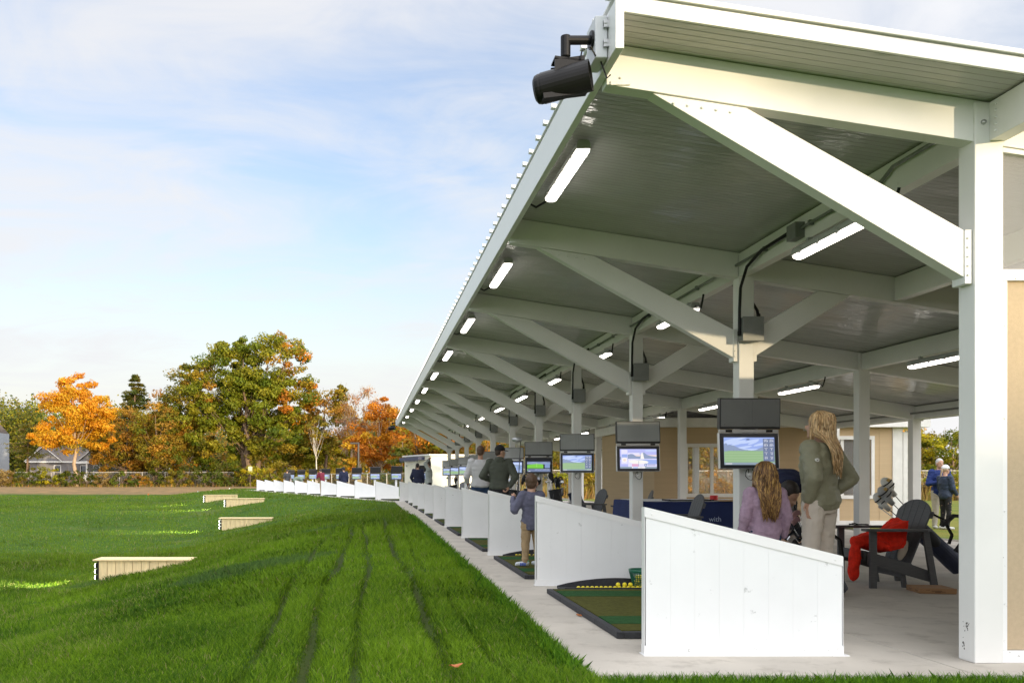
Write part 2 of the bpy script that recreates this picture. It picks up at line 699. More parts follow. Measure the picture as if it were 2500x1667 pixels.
def blades(name, n, x0, x1, y0, y1, h0, h1, w, lod_pow=1.0, edge=False):
    yv = y0 * (y1 / y0) ** rng.random(n) if lod_pow else rng.uniform(y0, y1, n)
    half = .36 + .02
    xv = rng.uniform(0, 1, n)
    lo = np.maximum(x0, -(.415) * yv - .6)
    hi = np.where(yv < 5.02, np.minimum(x1, .74 * yv + .4), np.minimum(x1, edge_x(yv) - .0))
    xv = lo + (hi - lo) * xv
    ok = hi > lo
    # bald ruts and thin spots
    rm = rut_mask(xv, yv)
    ok &= rng.random(n) > rm * .93
    thin = lowfreq(xv, yv, 1.1, 3)
    ok &= rng.random(n) > np.clip((thin - .75) * .8, 0, .7)
    xv, yv, rm = xv[ok], yv[ok], rm[ok]
    n = len(xv)
    zv = ground_z(xv, yv)
    sc = (yv / y0) ** .55
    tuft = 1 + .38 * lowfreq(xv, yv, 3.1, 11) + .2 * lowfreq(xv, yv, 9, 12)
    h = rng.uniform(h0, h1, n) * np.clip(tuft, .4, 1.9) * sc * (1 - .75 * rm)
    wd_ = w * rng.uniform(.6, 1.3, n) * sc
    a = rng.uniform(0, 2 * np.pi, n)
    lean = rng.uniform(.15, .75, n) * h
    la = a + rng.uniform(-1, 1, n) + 1.2 * lowfreq(xv, yv, .8, 21)
    base = np.stack([xv, yv, zv - .006], 1)
    sx, sy = np.cos(a) * wd_ / 2, np.sin(a) * wd_ / 2
    sv = np.stack([sx, sy, np.zeros(n)], 1)
    mid = base + np.stack([np.cos(la) * lean * .3, np.sin(la) * lean * .3, h * .6], 1)
    tip = base + np.stack([np.cos(la) * lean, np.sin(la) * lean, h], 1)
    vs = np.stack([base - sv, base + sv, mid + sv * .75, tip, mid - sv * .75], 1)
    k = lowfreq(xv, yv, .55, 31) * .5 + lowfreq(xv, yv, 2.6, 32) * .35 + rng.normal(0, .62, n)
    t = np.clip(k * .5 + .5, 0, 1)[:, None]
    c = np.array([.036, .106, .005]) * (1 - t) + np.array([.225, .375, .016]) * t
    t2 = (sstep(12, 32, yv) * .45)[:, None]
    c = c * (1 - t2) + np.array([.165, .225, .014]) * t2
    straw = rng.random(n) < np.where((xv < -2.2) & (lowfreq(xv, yv, 1.6, 41) > .1), .11, .025)
    c[straw] = np.array([.34, .30, .12])
    blu = (lowfreq(xv, yv, .9, 77) > 1.05)
    c[blu] = c[blu] * .5 + np.array([.07, .13, .06]) * .5
    c = c * (1 - .5 * rm[:, None])
    return vs.reshape(-1, 3), np.repeat(c, 5, 0)


parts = [blades('a', 250000, -30, 1.25, 4.6, 11, .030, .068, .0056),
         blades('b', 150000, -30, 1.25, 11, 30, .04, .085, .0085),
         blades('c', 60000, -40, 1.25, 30, 88, .05, .09, .016)]
# fringe in front of and beside the slab
n = 34000
fx = rng.uniform(1.0, 4.9, n)
fy = rng.uniform(4.5, 5.02, n)
fe = rng.random(n) < .3
fx2 = 1.25 - np.abs(rng.normal(0, .05, n))
fy2 = 5.0 * (25 / 5.0) ** rng.random(n)
fx = np.where(fe, fx2, fx)
fy = np.where(fe, fy2, fy)
fz = ground_z(fx, fy)
h = rng.uniform(.035, .085, n) * np.where(fe, (fy / 5) ** .4 * 1.2, 1)
a = rng.uniform(0, 6.28, n)
la = rng.uniform(0, 6.28, n)
base = np.stack([fx, fy, fz - .01], 1)
sv = np.stack([np.cos(a), np.sin(a), np.zeros(n)], 1) * (.0026 * (fy / 5) ** .7)[:, None]
ln = rng.uniform(.1, .7, n) * h
mid = base + np.stack([np.cos(la) * ln * .3, np.sin(la) * ln * .3, h * .6], 1)
tip = base + np.stack([np.cos(la) * ln, np.sin(la) * ln, h], 1)
t = rng.random(n)[:, None]
parts.append((np.stack([base - sv, base + sv, mid + sv * .7, tip, mid - sv * .7], 1).reshape(-1, 3),
              np.repeat(np.array([.035, .13, .006]) * (1 - t) + np.array([.18, .36, .013]) * t, 5, 0)))
gme = np_mesh('grass', np.concatenate([p[0] for p in parts]), 5, np.concatenate([p[1] for p in parts]), BLADE)
tag(link('grass', gme), 'short green grass blades growing on the sloping lawn', 'grass', kind='stuff')

# slab -----------------------------------------------------------------
g = G()
yy = 5.06
joints = [FY(n) - .02 for n in range(0, NF)]
x_j = [1.25, 3.4, 6.85, 10.1]
y_b = [5.06] + [FY(n) + 1.8 for n in range(0, NF)]
for i in range(len(y_b) - 1):
    for j in range(3):
        g.box(x_j[j] + (.003 if j else 0), x_j[j + 1] - .003, y_b[i] + .003, y_b[i + 1] - .003, -.25, 0)
g.build('slab', conc, bevel=.006)
tag(COL.objects['slab'], 'pale concrete slab under the white shelter', 'pavement', kind='structure')
g = G()
for i in range(11):
    p0 = ROW_O + ROW_D * (i * 3.66) - ROW_R * .5
    p1 = ROW_O + ROW_D * (i * 3.66 + 3.655) - ROW_R * .5
    g.prism([(p0.x, p0.y, -.004), (p1.x, p1.y, -.004), (p1.x + ROW_R.x * 4.2, p1.y + ROW_R.y * 4.2, -.004), (p0.x + ROW_R.x * 4.2, p0.y + ROW_R.y * 4.2, -.004)], (0, 0, -.2))
tag(g.build('walkway', conc), 'pale concrete strip under the angled row of bays', 'pavement', kind='structure')

# ------------------------------------------------------------------ the shelter
SH = thing('golf_shelter', 'long white steel canopy over the golf hitting bays', 'shelter', (0, 0, 0))


def soffit_mat():
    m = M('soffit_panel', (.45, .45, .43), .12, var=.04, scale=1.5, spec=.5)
    t = m.node_tree
    b = t.nodes['Principled BSDF']
    co = t.nodes.new('ShaderNodeTexCoord')
    sp = t.nodes.new('ShaderNodeSeparateXYZ')
    t.links.new(co.outputs['Object'], sp.inputs[0])
    mo = t.nodes.new('ShaderNodeMath')
    mo.operation = 'PINGPONG'
    t.links.new(sp.outputs[1], mo.inputs[0])
    mo.inputs[1].default_value = .03
    rr = t.nodes.new('ShaderNodeMapRange')
    t.links.new(mo.outputs[0], rr.inputs[0])
    rr.inputs[1].default_value = 0
    rr.inputs[2].default_value = .005
    n = t.nodes.new('ShaderNodeTexNoise')
    n.inputs['Scale'].default_value = 1.1
    mp = t.nodes.new('ShaderNodeMapping')
    mp.inputs['Scale'].default_value = (.8, 6, 1)
    t.links.new(co.outputs['Object'], mp.inputs[0])
    t.links.new(mp.outputs[0], n.inputs['Vector'])
    ad = t.nodes.new('ShaderNodeMath')
    ad.operation = 'MULTIPLY_ADD'
    t.links.new(n.outputs[0], ad.inputs[0])
    ad.inputs[1].default_value = .7
    t.links.new(rr.outputs[0], ad.inputs[2])
    bp = t.nodes.new('ShaderNodeBump')
    bp.inputs['Strength'].default_value = .55
    bp.inputs['Distance'].default_value = .004
    t.links.new(ad.outputs[0], bp.inputs['Height'])
    n2 = t.nodes.new('ShaderNodeTexNoise')
    n2.inputs['Scale'].default_value = 1.0
    n2.inputs['Detail'].default_value = 5
    mp2 = t.nodes.new('ShaderNodeMapping')
    mp2.inputs['Scale'].default_value = (1.3, 3.2, 1)
    t.links.new(co.outputs['Object'], mp2.inputs[0])
    t.links.new(mp2.outputs[0], n2.inputs['Vector'])
    bp2 = t.nodes.new('ShaderNodeBump')
    bp2.inputs['Strength'].default_value = .6
    bp2.inputs['Distance'].default_value = .05
    t.links.new(n2.outputs[0], bp2.inputs['Height'])
    t.links.new(bp2.outputs[0], bp.inputs['Normal'])
    t.links.new(bp.outputs[0], b.inputs['Normal'])
    # the seams themselves are dark gaps
    old = b.inputs['Base Color'].links[0].from_socket
    mx_ = t.nodes.new('ShaderNodeMix')
    mx_.data_type = 'RGBA'
    t.links.new(rr.outputs[0], mx_.inputs[0])
    mx_.inputs[6].default_value = (.33, .33, .31, 1)
    t.links.new(old, mx_.inputs[7])
    t.links.new(mx_.outputs[2], b.inputs['Base Color'])
    return m


SOFF = soffit_mat()
Y0, Y1 = 5.03, 41.9
XE, XR = 1.40, 10.15
g = G()
g.prism([(XE, Y0, ZS(XE)), (XR, Y0, ZS(XR)), (XR, Y0, ZS(XR) + .09), (XE, Y0, ZS(XE) + .09)], (0, Y1 - Y0, 0))
roof = g.build('soffit', SOFF, SH)
g = G()
g.prism([(XE - .03, Y0 - .01, ZS(XE) + .094), (XR, Y0 - .01, ZS(XR) + .094), (XR, Y0 - .01, ZS(XR) + .106), (XE - .03, Y0 - .01, ZS(XE) + .106)], (0, Y1 - Y0, 0))
yv = Y0 + .05
while yv < Y1:
    g.prism([(XE - .055, yv, ZS(XE - .055) + .106), (XE - .055, yv + .05, ZS(XE - .055) + .106), (XE - .055, yv + .038, ZS(XE - .055) + .138), (XE - .055, yv + .012, ZS(XE - .055) + .138)], (XR - XE + .055, 0, -.155 * (XR - XE + .055)))
    yv += .305
g.build('roof_sheet', steel, SH)
# eave fascia and rake trims
g = G()
g.box(1.37, 1.418, Y0 - .03, Y1, ZS(1.4) - .215, ZS(1.4) + .06)
for yq in (11.1, 15.2, 15.45, 15.7, 22.6, 22.9, 29.8):
    pass
g.build('eave_fascia', white, SH, bevel=.004)
for yq, nm in ((Y0 - .022, 'rake_trim'), (Y1 + .002, 'rake_trim')):
    g = G()
    g.prism([(1.372, yq, ZS(1.372) - .006), (XR + .02, yq, ZS(XR) - .006), (XR + .02, yq, ZS(XR) + .082), (1.372, yq, ZS(1.372) + .082)], (0, .018, 0))
    g.prism([(1.36, yq - .014, ZS(1.36) + .092), (XR + .02, yq - .014, ZS(XR) + .092), (XR + .02, yq - .014, ZS(XR) + .120), (1.36, yq - .014, ZS(1.36) + .120)], (0, .034, 0))
    g.build(nm, steel, SH, bevel=.003)
g = G()
g.box(XR, XR + .05, Y0, Y1, ZS(XR) - .17, ZS(XR) + .05)
g.box(XR + .052, XR + .15, Y0, Y1, ZS(XR) - .07, ZS(XR) + .04)
g.build('rear_gutter', steel, SH, bevel=.004)
# rafters, posts, braces
PX = [3.68, 6.83, 9.75]


def bolts(g, pts, ax, r=.011, d=.012):
    for p in pts:
        g.cyl(p, V(p) + V(ax) * d, r, r * .8, 8)


for n in range(NF):
    y = FY(n)
    g = G()
    g.prism([(1.42, y + .015, ZB(1.42)), (9.95, y + .015, ZB(9.95)), (9.95, y + .015, ZS(9.95) - .004), (1.42, y + .015, ZS(1.42) - .004)], (0, .11, 0))
    g.box(1.44, 1.56, y + .004, y + .014, ZB(1.5) + .005, ZB(1.5) + .03)
    bolts(g, [(1.5, y + .014, ZB(1.5) + .05)], (0, -1, 0), .009)
    g.build('rafter', steel, SH, bevel=.004)
    g = G()
    x0 = 3.595 if n == 0 else 3.68
    g.prism([(x0 - .01, y + .03, 2.27), (x0 - .01, y + .03, 2.55), (2.254, y + .03, ZB(2.254) - .002), (1.695, y + .03, ZB(1.695) - .002)], (0, .10, 0))
    if n < 3:
        bolts(g, [(1.82 + .085 * k, y + .03, ZB(1.82 + .085 * k) - .045) for k in range(5)], (0, -1, 0), .009)
    g.build('brace', steel, SH, bevel=.004)
    g = G()
    g.box(x0 - .045, x0 - .004, y + .02, y + .14, 2.25, 2.57)
    if n < 4:
        for k in range(5):
            bolts(g, [(x0 - .03, y + .02, 2.30 + .055 * k)], (0, -1, 0), .007)
            bolts(g, [(x0 - .045, y + .05, 2.30 + .055 * k), (x0 - .045, y + .11, 2.30 + .055 * k)], (-1, 0, 0), .008)
    g.build('gusset_plate', steel, SH, bevel=.003)
    if n:
        g = G()
        g.prism([(3.835, y + .03, 2.29), (3.835, y + .03, 2.56), (4.487, y + .03, ZB(4.487) - .002), (4.80, y + .03, ZB(4.80) - .002)], (0, .10, 0))
        g.build('brace', steel, SH, bevel=.004)
        g = G()
        g.box(3.832, 3.866, y + .02, y + .14, 2.25, 2.57)
        g.build('gusset_plate', steel, SH, bevel=.003)
    for r_, px in enumerate(PX):
        if r_ and n == 0:
            continue
        g = G()
        if n == 0:
            g.box(3.595, 3.765, y, y + .15, .0, ZS(3.7) - .006)
        else:
            g.box(px, px + .15, y, y + .15, .0, ZS(px + .1) - .006)
            g.box(px - .06, px + .21, y - .05, y + .20, .0, .014)
        g.build('post', steel, SH, bevel=.006)
g = G()
bolts(g, [(3.645, 5.36, 3.20)], (0, -1, 0), .016, .014)
g.build('bolt', screw, SH, smooth=True)
mud = M('mud', (.12, .11, .10), .9, var=.3, scale=60)
mr_ = random.Random(8)
for (yq, zq, n_) in ((5.43, .20, 16), (5.46, .10, 12)):
    g = G()
    for k in range(n_):
        r0_ = abs(mr_.gauss(0, .016))
        t = mr_.uniform(0, 6.28)
        sz_ = mr_.uniform(.0015, .0055)
        g.ell((3.5945, yq + r0_ * math.cos(t), zq + 1.5 * r0_ * math.sin(t)), (.0010, sz_, sz_ * 1.2), None, 7, 5)
    g.build('mud_splash', mud, SH)
# longitudinal headers
for hx, ya, yb in ((3.69, Y0, Y1), (6.88, FY(1), Y1), (5.23, FY(0) + .13, FY(1)), (9.80, FY(0) + .13, Y1)):
    g = G()
    g.box(hx - .01, hx + .09, ya, yb, ZB(hx) + .012, ZS(hx) - .012)
    if hx < 4:
        for k in range(5):
            bolts(g, [(hx - .01, 5.30, ZB(hx) + .05 + .04 * k)], (-1, 0, 0), .008)
    g.build('header_beam', steel, SH, bevel=.004)
# dark shadow-gap seam and conduits along the headers
g = G()
g.tube([(3.655, 5.5, 3.26), (3.655, 6.3, 3.26), (3.655, 6.45, 3.20), (3.655, 41, 3.20)], .013, 8)
for k in range(40):
    g.box(3.640, 3.682, 6.6 + k * .86, 6.63 + k * .86, 3.18, 3.222)
g.box(3.60, 3.682, 7.62, 7.78, 3.12, 3.25)
g.build('conduit', galv, SH)
g = G()
g.tube([(9.72, 5.8, 2.24), (9.72, 41, 2.24)], .016, 8)
g.tube([(9.72, 19.7, 2.24), (9.72, 19.7, .55)], .014, 8)
g.build('conduit', galv, SH)

# near gable wall right of the corner post
glassm = bpy.data.materials.new('clear_panel')
glassm.use_nodes = True
t_ = glassm.node_tree
b_ = t_.nodes['Principled BSDF']
b_.inputs['Base Color'].default_value = (.75, .74, .72, 1)
b_.inputs['Roughness'].default_value = .08
tr_ = t_.nodes.new('ShaderNodeBsdfTransparent')
tr_.inputs[0].default_value = (.93, .93, .92, 1)
ms_ = t_.nodes.new('ShaderNodeMixShader')
ms_.inputs[0].default_value = .19
t_.links.new(tr_.outputs[0], ms_.inputs[1])
t_.links.new(b_.outputs[0], ms_.inputs[2])
t_.links.new(ms_.outputs[0], t_.nodes['Material Output'].inputs[0])
g = G()
g.box(3.80, 9.75, 5.40, 5.47, .075, 2.265)
wall = g.build('gable_wall', beige, SH)
g = G()
g.box(3.767, 9.75, 5.376, 5.40, .0, .072)
g.build('base_trim', white_dirty, SH, bevel=.003)
g = G()
g.box(3.767, 9.75, 5.378, 5.44, 2.268, 2.335)
for xq in (3.85, 4.6, 5.3):
    bolts(g, [(xq, 5.378, 2.28)], (0, -1, 0), .006, .006)
g.build('mid_rail', steel, SH, bevel=.003)
g = G()
g.box(3.767, 3.80, 5.379, 5.396, .074, 2.266)
bolts(g, [(3.785, 5.379, z_) for z_ in (.35, .9, 1.45, 2.0)], (0, -1, 0), .006, .006)
g.build('edge_trim', white_dirty, SH)
g = G()
g.prism([(3.77, 5.41, 2.336), (9.75, 5.41, 2.336), (9.75, 5.41, ZB(9.75) + .02), (3.77, 5.41, ZB(3.77) + .02)], (0, .012, 0))
g.build('clear_panel', glassm, SH)
g = G()
g.prism([(3.767, 5.386, ZB(3.77) - .03), (9.75, 5.386, ZB(9.75) - .03), (9.75, 5.386, ZB(9.75) - .002), (3.767, 5.386, ZB(3.77) - .002)], (0, .04, 0))
g.build('top_rail', steel, SH)

# ------------------------------------------------------------------ bay dividers
D1, D2, DL, DT = .914, .61, 1.225, .055


def divider_parts(root):
    zt = lambda x: D1 + (D2 - D1) * x / DL
    g = G()
    k = 8
    w = (DL - .012) / k
    for i in range(k):
        a, b = .008 + i * w + .0003, .008 + (i + 1) * w - .0003
        g.prism([(a, .003, .012), (b, .003, .012), (b, .003, zt(b) - .006), (a, .003, zt(a) - .006)], (0, DT - .006, 0))
    g.box(.01, DL - .01, .012, DT - .012, .011, D2 - .03)
    g.build('panel', panelw, root)
    g = G()
    for yq in (-.002, DT - .002):
        g.prism([(0.0, yq, zt(0) - .058), (DL, yq, zt(DL) - .058), (DL, yq, zt(DL) + .0), (0.0, yq, zt(0) + .0)], (0, .004, 0))
    g.prism([(0.0, -.002, zt(0)), (DL, -.002, zt(DL)), (DL, -.002, zt(DL) + .004), (0.0, -.002, zt(0) + .004)], (0, DT + .004, 0))
    bolts(g, [(.045, -.002, zt(.045) - .03), (DL - .045, -.002, zt(DL - .045) - .03)], (0, -1, 0), .007, .004)
    g.build('top_trim', white, root)
    g = G()
    g.box(-.003, .0, .0, DT, .0, D1 - .002)
    g.build('end_trim', white, root)
    g = G()
    g.box(DL, DL + .003, .0, DT, .0, D2 - .002)
    g.build('end_trim', white, root)
    g = G()
    for s in (-1, 1):
        y0 = -.004 if s < 0 else DT
        g.box(-.004, DL + .004, y0, y0 + .004, .0, .062)
    g.box(-.01, DL + .03, -.028, DT + .028, .0, .005)
    bolts(g, [(.09 + i * .15, -.004, .034) for i in range(8)], (0, -1, 0), .008, .004)
    g.build('base_trim', white_dirty, root)


dv = thing('bay_divider', 'white tapered bay divider nearest the camera, at the edge of the slab', 'divider', (1.715, 5.6, 0), 0, 'white dividers between the hitting bays')
divider_parts(dv)
for i in range(1, 10):
    dup(dv, (1.715, 5.6 + BAY * i, 0), None, '%s white bay divider from the front, under the canopy' % ORD[i])
for i in range(11):
    p = ROW_O + ROW_D * (i * 3.66)
    lab = 'white bay divider where the open row bends away past the canopy' if i == 0 else '%s white divider along the open angled row, counted from the canopy' % ORD[i]
    if i == 10:
        lab = 'farthest white divider at the end of the open angled row'
    dup(dv, p, ROW_A, lab)

# ------------------------------------------------------------------ mats, trays, balls
turf_a = M('mat_turf_brown', (.088, .088, .022), .95, var=.22, scale=30, bump=.6, bscale=260, spec=.1)
turf_b = M('mat_turf_green', (.028, .088, .028), .95, var=.22, scale=30, bump=.6, bscale=260, spec=.1)


def mat_parts(root):
    g = G()
    for i in range(4):
        g.box(0, .05, i * .605 + .002, (i + 1) * .605 - .002, 0, .043)
        g.box(1.17, 1.22, i * .605 + .002, (i + 1) * .605 - .002, 0, .043)
    g.box(.051, 1.169, 0, .06, 0, .043)
    g.box(.051, 1.169, 2.36, 2.42, 0, .043)
    g.build('rubber_edge', rubber, root, bevel=.004)
    g = G()
    for y0, y1, mi in ((.061, .33, 0), (.331, .69, 1), (.691, 1.83, 0), (1.831, 2.21, 1), (2.211, 2.359, 0)):
        g.mi = mi
        g.box(.051, 1.169, y0, y1, 0.002, .048 + (.002 if mi else 0))
    g.build('turf', [turf_a, turf_b], root)


mt = thing('golf_mat', 'nearest hitting mat with green stripes, beside the basket of balls', 'golf mat', (1.70, 6.17, .003), 0, 'hitting mats in the bays')
mat_parts(mt)
for i in range(1, 10):
    lab = 'hitting mat the boy stands on' if i == 1 else '%s hitting mat from the front, under the canopy' % ORD[i]
    dup(mt, (1.70, 6.17 + BAY * i, .003), None, lab)
for i in range(10):
    p = ROW_O + ROW_D * (i * 3.66 + .6) + ROW_R * .05
    dup(mt, (p.x, p.y, .003), ROW_A, '%s dark hitting mat along the open angled row' % ORD[i] if i else 'dark hitting mat at the bend of the open row')


def tray(yb, lab):
    t = thing('ball_tray', lab, 'ball tray', (1.88, yb, 0), 0, 'black ball trays by the mats')
    g = G()
    g.box(0, 1.35, 0, .34, .003, .02)
    g.box(0, 1.35, -.012, .0, .003, .052)
    pts = []
    for k in range(15):
        q = k / 14
        pts.append((1.35 * q, .33, .02 + .085 * math.sin(math.pi * min(1, q * 1.1 + .02)) ** .8))
    g.prism([(0, .33, .003)] + pts + [(1.35, .33, .003)], (0, .015, 0))
    g.build('tray_body', rubber, t, smooth=False)
    return t


tray(8.64, 'black ball tray holding the row of yellow balls')
tray(8.64 + BAY, 'black ball tray behind the boy')
yell = M('yellow_ball', (.82, .68, .02), .4, var=.08, scale=60, bump=.25, bscale=400)
g = G()
g.ell((0, 0, 0), .0213, None, 18, 12)
ballme = g.mesh('golf_ball')
ballme.materials.append(yell)
ballme.polygons.foreach_set('use_smooth', [True] * len(ballme.polygons))


def ball(p, lab, grp):
    o = link('golf_ball', ballme, loc=p)
    o.rotation_euler = (random.random() * 3, random.random() * 3, 0)
    return tag(o, lab, 'golf ball', grp)


for k in range(17):
    ball((2.02 + .0435 * k + random.uniform(-.0004, .0004), 8.665 + random.uniform(-.002, .002), .0415), 'yellow golf ball in the front row of the nearest tray', 'yellow balls in the front row of the nearest tray')
for k, xq in enumerate((2.405, 2.468, 2.523)):
    ball((xq, 8.69, .073), 'yellow golf ball resting on top of the row by the basket', 'yellow balls on top of the row')
for k in range(7):
    ball((2.02 + .0435 * k + (.02 if k > 4 else 0), 8.665 + BAY, .0415), 'yellow golf ball in the tray behind the boy', 'yellow balls behind the boy')

# green wire-look basket
bk = thing('ball_basket', 'green plastic lattice basket half full of yellow balls', 'basket', (2.685, 8.84, .021))
gp = M('green_plastic', (.01, .12, .065), .35, var=.08)
g = G()
rb, rt_, hb = .085, .128, .185
for k in range(30):
    a = 2 * math.pi * k / 30
    g.bar((rb * math.cos(a), rb * math.sin(a), .004), (rt_ * math.cos(a), rt_ * math.sin(a), hb - .02), .006, .004, (math.cos(a), math.sin(a), 0))
for k in range(8):
    q = k / 8
    r_ = rb + (rt_ - rb) * q
    g.tube([(r_ * math.cos(t), r_ * math.sin(t), .004 + q * (hb - .02)) for t in np.linspace(0, 2 * math.pi, 31)], .0028, 5)
g.cyl((0, 0, 0), (0, 0, .006), rb, rb, 24)
g.build('lattice', gp, bk)
g = G()
vs, fs = [], []
for k in range(32):
    a = 2 * math.pi * k / 32
    for rr, z in ((rt_ - .004, hb - .03), (rt_ - .002, hb), (rt_ + .005, hb), (rt_, hb - .03)):
        vs.append((rr * math.cos(a), rr * math.sin(a), z))
for k in range(32):
    q = (k + 1) % 32
    for j in range(4):
        fs.append((k * 4 + j, q * 4 + j, q * 4 + (j + 1) % 4, k * 4 + (j + 1) % 4))
g.add(vs, fs)
g.build('rim', gp, bk, smooth=True)
g = G()
g.tube([(rt_ * math.cos(t), -rt_ * abs(math.sin(t)) - .004, hb - .012 - .03 * math.sin(t)) for t in np.linspace(0, math.pi, 14)], .003, 6)
g.build('handle', gp, bk)
for k in range(26):
    lay = k // 9
    a = 2.4 * k
    rr = (.066, .060, .05)[min(lay, 2)] * (1 if k % 9 else 0)
    ball((2.685 + rr * math.cos(a), 8.84 + rr * math.sin(a), .021 + .028 + .038 * lay), 'yellow golf ball inside the green basket', 'yellow balls inside the green basket')

# ------------------------------------------------------------------ lamps
ledm = EM('led_diffuser', (1.0, .93, .84), 5.0)
grey_h = M('lamp_housing_grey', (.42, .43, .42), .5)


def lamp_parts(root, loop):
    g = G()
    prof = [(-.055, .0), (.055, .0), (.05, .045), (.032, .066), (-.032, .066), (-.05, .045)]
    g.prism([(x, -.61, z) for x, z in prof], (0, 1.22, 0))
    for yq in (-.45, -.15, .15, .45):
        for s in (-1, 1):
            g.box(s * .055 - .006, s * .055 + .006, yq - .015, yq + .015, -.012, .03)
    for yq in (-.4, .4):
        g.box(-.02, .02, yq - .02, yq + .02, .064, .1)
    g.build('housing', grey_h, root)
    g = G()
    g.prism([(x, -.60, z) for x, z in ((-.052, -.001), (.052, -.001), (.046, -.024), (.02, -.034), (-.02, -.034), (-.046, -.024))], (0, 1.20, 0))
    g.build('diffuser', ledm, root, bevel=.012)
    g = G()
    if loop:
        g.tube([(-.0, .60, .03), (-.03, .70, -.0), (-.1, .76, -.03), (-.18, .72, .0), (-.2, .62, .08)], .011, 7)
    else:
        g.tube([(0, -.60, .03), (0, -.72, .0), (-.01, -.80, -.03), (-.02, -.86, .02), (-.02, -.9, .1)], .011, 7)
    g.build('cable', blackp, root)


la_ = thing('tube_lamp', 'lit tube lamp under the eave nearest the camera', 'lamp', (1.61, 7.35, ZS(1.61) - .105), 0, 'tube lamps along the eave')
lamp_parts(la_, True)
for i in range(1, 10):
    dup(la_, (1.61, 7.35 + BAY * i, ZS(1.61) - .105), None, '%s lit tube lamp along the eave, from the front' % ORD[i])
lb_ = thing('tube_lamp', 'lit tube lamp on the front header nearest the camera', 'lamp', (3.66, 7.1, ZB(3.66) - .10), 0, 'tube lamps along the monitor posts')
lamp_parts(lb_, False)
for i in range(1, 10):
    dup(lb_, (3.66, 7.1 + BAY * i, ZB(3.66) - .10), None, '%s lit tube lamp along the monitor-post header, from the front' % ORD[i])
for i in range(1, 8):
    dup(lb_, (6.88, 7.25 + BAY * i, ZB(6.88) - .08), None, '%s lit tube lamp along the inner post header, from the front' % ORD[i - 1], 'tube lamps along the inner header')

# ------------------------------------------------------------------ junction boxes with cables
jb = thing('junction_box', 'grey junction box on the nearest monitor post, catching sunlight', 'junction box', (3.765, FY(1) - .002, 2.55), 0, 'grey junction boxes on the monitor posts')
g = G()
g.box(-.10, .10, -.125, 0, -.115, .115)
g.build('enclosure', galv, jb, bevel=.006)
g = G()
g.box(-.104, .104, -.137, -.127, -.119, .119)
g.cyl((.04, -.12, -.121), (.04, -.12, -.128), .01, .01, 8)
g.build('lid', galv, jb, bevel=.004)
for pts in ([(-.13, -1.30, .66), (-.13, -.62, .645), (-.125, -.28, .57), (-.12, -.12, .40), (-.115, -.085, .2), (-.115, -.08, -.02), (-.112, -.075, -.06)],
            [(.02, .45, .56), (.06, .3, .48), (.10, .17, .34), (.105, .02, .2), (.09, -.04, .12)]):
    g = G()
    g.tube(pts, .015, 8)
    g.cyl(V(pts[-1]) + V((0, 0, .04)), pts[-1], .02, .02, 8)
    g.build('cable', blackp, jb, smooth=True)
for i in range(2, 11):
    dup(jb, (3.765, FY(i) - .002, 2.55), None, 'grey junction box on the %s monitor post from the front' % ORD[i - 1])

# ------------------------------------------------------------------ displays
cs = {
    'sky1': EM('scr_sky', (.30, .40, .78), .52), 'sky2': EM('scr_sky_pale', (.50, .60, .88), .52), 'hill': EM('scr_hill', (.26, .33, .50), .50),
    'grass': EM('scr_green', (.30, .48, .25), .48), 'grass2': EM('scr_green2', (.36, .52, .30), .48), 'panel': EM('scr_panel', (.16, .20, .33), .5), 'txt': EM('scr_text', (.9, .92, 1), .55),
    'bar': EM('scr_bar', (.26, .33, .40), .5), 'bez': M('screen_bezel', (.025, .027, .034), .3, var=.05),
    'pur': EM('scr_purple', (.42, .44, .80), .55), 'pur2': EM('scr_pale_violet', (.68, .66, .92), .55), 'pink': EM('scr_pink', (.75, .42, .62), .5), 'dusk': EM('scr_dusk', (.85, .70, .66), .5),
    'blk': EM('scr_black', (.01, .012, .02), .3), 'lime': EM('scr_lime', (.20, .58, .06), .5), 'lime2': EM('scr_lime_line', (.55, .9, .3), .5), 'steel': EM('scr_steelblue', (.22, .32, .55), .5), 'cream': EM('scr_cream', (.9, .88, .85), .5),
}
KEYS = list(cs)
MLIST = [cs[k] for k in KEYS]


